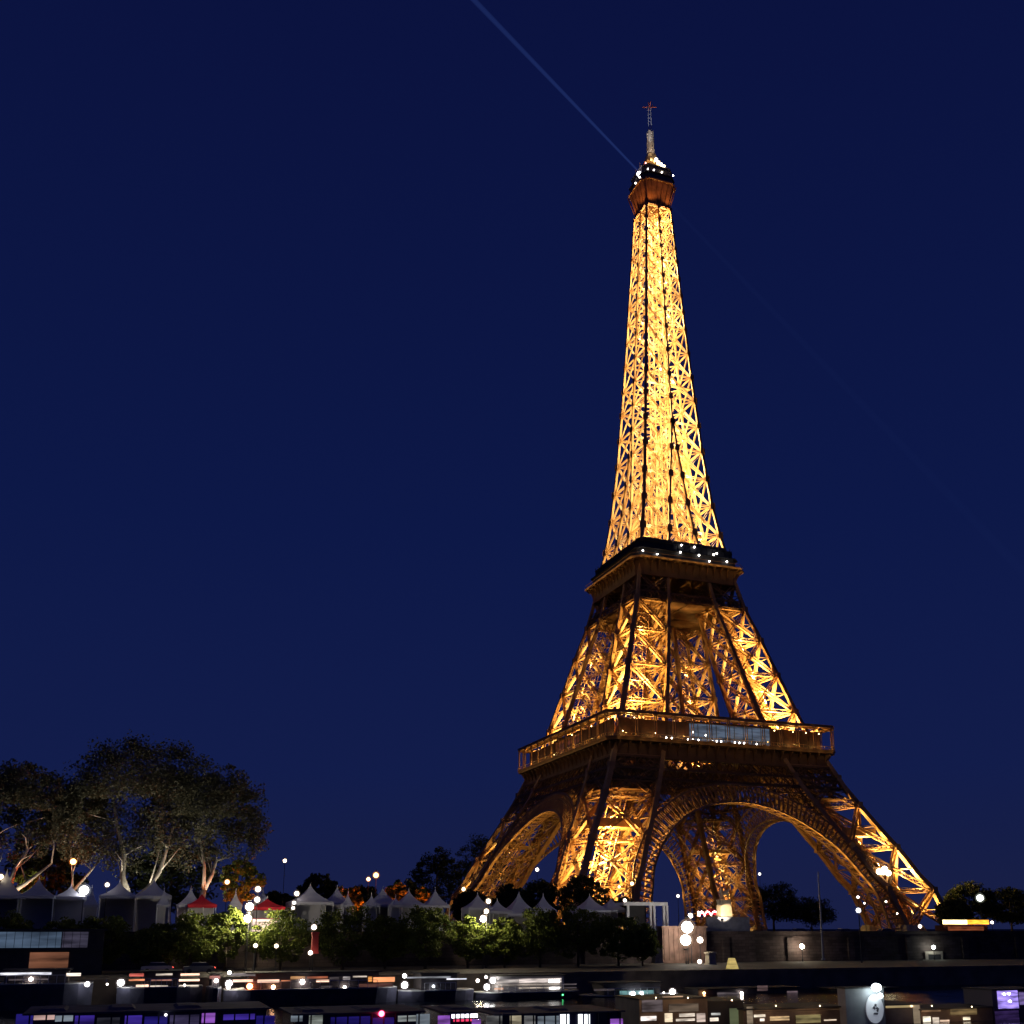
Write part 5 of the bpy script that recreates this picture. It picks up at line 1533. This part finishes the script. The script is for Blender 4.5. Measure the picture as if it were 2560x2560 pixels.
# ------------------------------------------------------------------ landing stage at lower right
WY = -236
def block(name, label, cat, px0, px1, py0, py1, Y, depth, m, group=None):
    a, b = at(px0, py1, Y), at(px1, py0, Y)
    r_ = empty(name, (a[0], Y, WZ), label, cat, group)
    L = b[0]-a[0]; zb = a[2]-WZ; zt = b[2]-WZ
    q_ = MB(); q_.box(0, L, 0, depth, min(zb, -.3), zt-.14); q_.build('wall', m, r_)
    q_ = MB(); q_.box(-.15, L+.15, -.25, depth+.1, zt-.137, zt); q_.build('roof', BLACKM, r_)
    return r_, a
def face(r_, o, px0, px1, py0, py1, m, Y, nm='window', th=.08, d=.0):
    A, B_ = at(px0, py1, Y), at(px1, py0, Y)
    q_ = MB(); q_.box(A[0]-o[0], B_[0]-o[0], -th-d, -.003-d, A[2]-WZ, B_[2]-WZ); return q_.build(nm, m, r_)
BRN = mat('brown_panel', (.16, .12, .09), rough=.6, var=.3, scale=.8)
r_, o = block('landing_stage', 'brown landing stage cabin with lit shelves right of the pale lit windows', 'landing stage', 1600, 1768, 2492, 2600, WY, 5, BRN, 'landing stage buildings')
for (a_, b_, c_, d_, mm) in ((1602, 1640, 2540, 2552, wmx((1, .9, .85), 2.2, 1.5)), (1605, 1655, 2496, 2530, W5), (1662, 1680, 2533, 2555, wmx((1, .8, .55), 1.4)), (1698, 1736, 2533, 2542, wmx((1, .85, .7), 1.4)), (1690, 1736, 2546, 2553, wmx((1, .85, .7), 1.6)),
                          (1672, 1745, 2508, 2530, wmx((.45, .32, .22), .35)), (1742, 1762, 2533, 2555, wmx((.9, .7, .6), .9))):
    face(r_, o, a_, b_, c_, d_, mm, WY)
face(r_, o, 1654, 1702, 2489, 2493, WHITEP, WY, 'roof_edge', .3, .1)
r_, o = block('landing_stage', 'dark landing stage section with faint green corner pillar', 'landing stage', 1772, 1858, 2500, 2600, WY+1, 5, BLACKM, 'landing stage buildings')
for (a_, b_, c_, d_, mm) in ((1778, 1800, 2532, 2538, wmx((.9, .9, .85), .9)), (1775, 1795, 2544, 2553, W1), (1826, 1856, 2520, 2590, wmx((.30, .35, .18), .35, .3, .5))):
    face(r_, o, a_, b_, c_, d_, mm, WY+1)
r_, o = block('landing_stage', 'landing stage with warm lit counters below the white light bar', 'landing stage', 1862, 2115, 2514, 2600, WY, 5, BRN, 'landing stage buildings')
for (a_, b_, c_, d_, mm) in ((1868, 1880, 2502+14, 2560, wmx((.6, .45, .3), .6)), (1885, 1912, 2536, 2543, wmx((1, .85, .65), 1.8)), (1900, 1910, 2546, 2553, W1), (1925, 1972, 2540, 2552, wmx((.9, .6, .3), 1.0, 2.0)), (1990, 2050, 2536, 2558, wmx((.6, .48, .2), .6, .8)), (2060, 2090, 2548, 2552, wmx((1, .8, .6), 1.4)), (1870, 2110, 2522, 2531, wmx((.35, .2, .1), .25))):
    face(r_, o, a_, b_, c_, d_, mm, WY)
r_, o = block('sign_tower', 'tall grey panel carrying a white oval sign under a floodlight', 'sign panel', 2120, 2208, 2466, 2600, WY-1, 1.2, mat('grey_panel', (.25, .26, .28), rough=.6, var=.15, scale=1))
q_ = MB(); cc = at(2185, 2522, WY-1); s_ = mpp(2185, WY-1)
n = 28
ring_ = [(cc[0]-o[0] + 26*s_*math.cos(2*math.pi*i/n), cc[2]-WZ + 34*s_*math.sin(2*math.pi*i/n)) for i in range(n)]
b0 = len(q_.v)
q_.v += [(x, -.15, z) for x, z in ring_] + [(x, -.05, z) for x, z in ring_]
q_.f.append(tuple(range(n))); q_.mi.append(0); q_.f.append(tuple(range(2*n-1, n-1, -1))); q_.mi.append(0)
for i in range(n):
    j = (i+1) % n; q_.f.append((i, n+i, n+j, j)); q_.mi.append(0)
q_.build('oval_sign', mat('white_sign', (.75, .75, .78), rough=.5, emit=(.8, .85, 1), estr=.16), r_)
q_ = MB(); cx_, cz_ = cc[0]-o[0]+1*s_, cc[2]-WZ
def dab(pts): q_.hexa([(cx_+x*s_, -.155, cz_+z*s_) for x, z in pts] + [(cx_+x*s_, -.19, cz_+z*s_) for x, z in pts])
dab([(-9, 2), (-2, -2), (1, 2), (-4, 7)]); dab([(1, 0), (9, -4), (10, 1), (4, 5)]); dab([(-3, 6), (3, 5), (4, 11), (-1, 12)]); dab([(-7, -13), (5, -14), (7, -9), (-5, -9)]); dab([(2, -4), (6, -8), (9, -5), (5, -2)])
q_.build('emblem', mat('dark_emblem', (.08, .08, .1), rough=.6), r_)
lp = at(2176, 2474, WY-1)
g_ = MB(); g_.sphere((lp[0]-o[0], -.9, lp[2]-WZ+.25), .46, sz=.8, nu=12, nv=8); g_.build('floodlight_globe', glow((.85, 1, 1), 22), r_)
g_ = MB(); g_.sphere((lp[0]-o[0]+.55, -.7, lp[2]-WZ-.55), .25, nu=10, nv=7); g_.build('floodlight_globe', glow((.85, 1, 1), 8), r_)
r_, o = block('landing_stage', 'landing stage cabin with a pale yellow beam right of the oval sign', 'landing stage', 2212, 2300, 2508, 2600, WY, 5, mat('plum_panel', (.09, .075, .085), rough=.6, var=.2, scale=.8), 'landing stage buildings')
face(r_, o, 2214, 2286, 2512, 2520, wmx((.6, .45, .22), .7, .5, .6), WY, 'lit_beam', .15); face(r_, o, 2287, 2296, 2512, 2590, wmx((.5, .38, .25), .5, .5, .6), WY, 'lit_post', .15)
r_, o = block('landing_stage', 'brown landing stage with a row of lit tables near the right edge', 'landing stage', 2303, 2480, 2516, 2600, WY, 5, BRN, 'landing stage buildings')
for (a_, b_, c_, d_, mm) in ((2305, 2350, 2522, 2530, wmx((.7, .4, .2), .4)), (2308, 2325, 2541, 2556, wmx((1, .9, .7), 2)), (2332, 2346, 2543, 2556, wmx((.9, .75, .6), 1.2)), (2350, 2372, 2549, 2554, wmx((1, .7, .5), 1.2)), (2408, 2424, 2542, 2550, wmx((1, .85, .6), 1.8)), (2376, 2440, 2518, 2538, wmx((.45, .3, .12), .5)), (2400, 2440, 2552, 2557, wmx((1, .8, .6), 1.3))):
    face(r_, o, a_, b_, c_, d_, mm, WY)
r_, o = block('glass_pavilion', 'small glass pavilion glowing violet at the right edge of the picture', 'pavilion', 2490, 2600, 2470, 2600, WY, 4, mat('dark_violet_panel', (.05, .04, .08), rough=.5))
face(r_, o, 2496, 2542, 2476, 2522, wmx((.42, .30, 1.0), 1.5, 1.6, .25), WY); face(r_, o, 2549, 2558, 2480, 2512, wmx((.42, .30, .8), .5, 1.6, .25), WY); face(r_, o, 2492, 2545, 2526, 2590, wmx((.1, .05, .25), .3), WY)
bulbs([(at(px, py, WY)[0]-o[0], -.2, at(px, py, WY)[2]-WZ) for px, py in ((2507, 2485), (2519, 2484), (2522, 2503))], .13, glow((.85, .8, 1), 12), r_)

# warm lamps added to brighten the landing stage fronts
for (px, py, par) in ((1640, 2500, 'l'), (1720, 2500, 'l'), (1830, 2506, 'l'), (1940, 2520, 'l'), (2050, 2520, 'l'), (2330, 2520, 'l'), (2430, 2522, 'l')):
    p = at(px, py, WY-1.6)
    best = min((o for o in scene.collection.objects if o.name.startswith('landing_stage')), key=lambda o: abs(o.location.x - p[0] + 3))
    ld = bpy.data.lights.new('added_front_lamp', 'POINT'); ld.energy = 45; ld.color = (1, .62, .34); ld.shadow_soft_size = .1
    lo = bpy.data.objects.new('added_front_lamp', ld); scene.collection.objects.link(lo); lo.parent = best
    lo.location = (p[0]-best.location.x, p[1]-best.location.y, p[2]-best.location.z)
    g_ = MB(); g_.sphere((0, 0, 0), .07, nu=6, nv=4); o = g_.build('lamp', glow((1, .75, .45), 4), best); o.location = (lo.location[0], lo.location[1], lo.location[2]+.2)  # small glowing ball put in with each added light
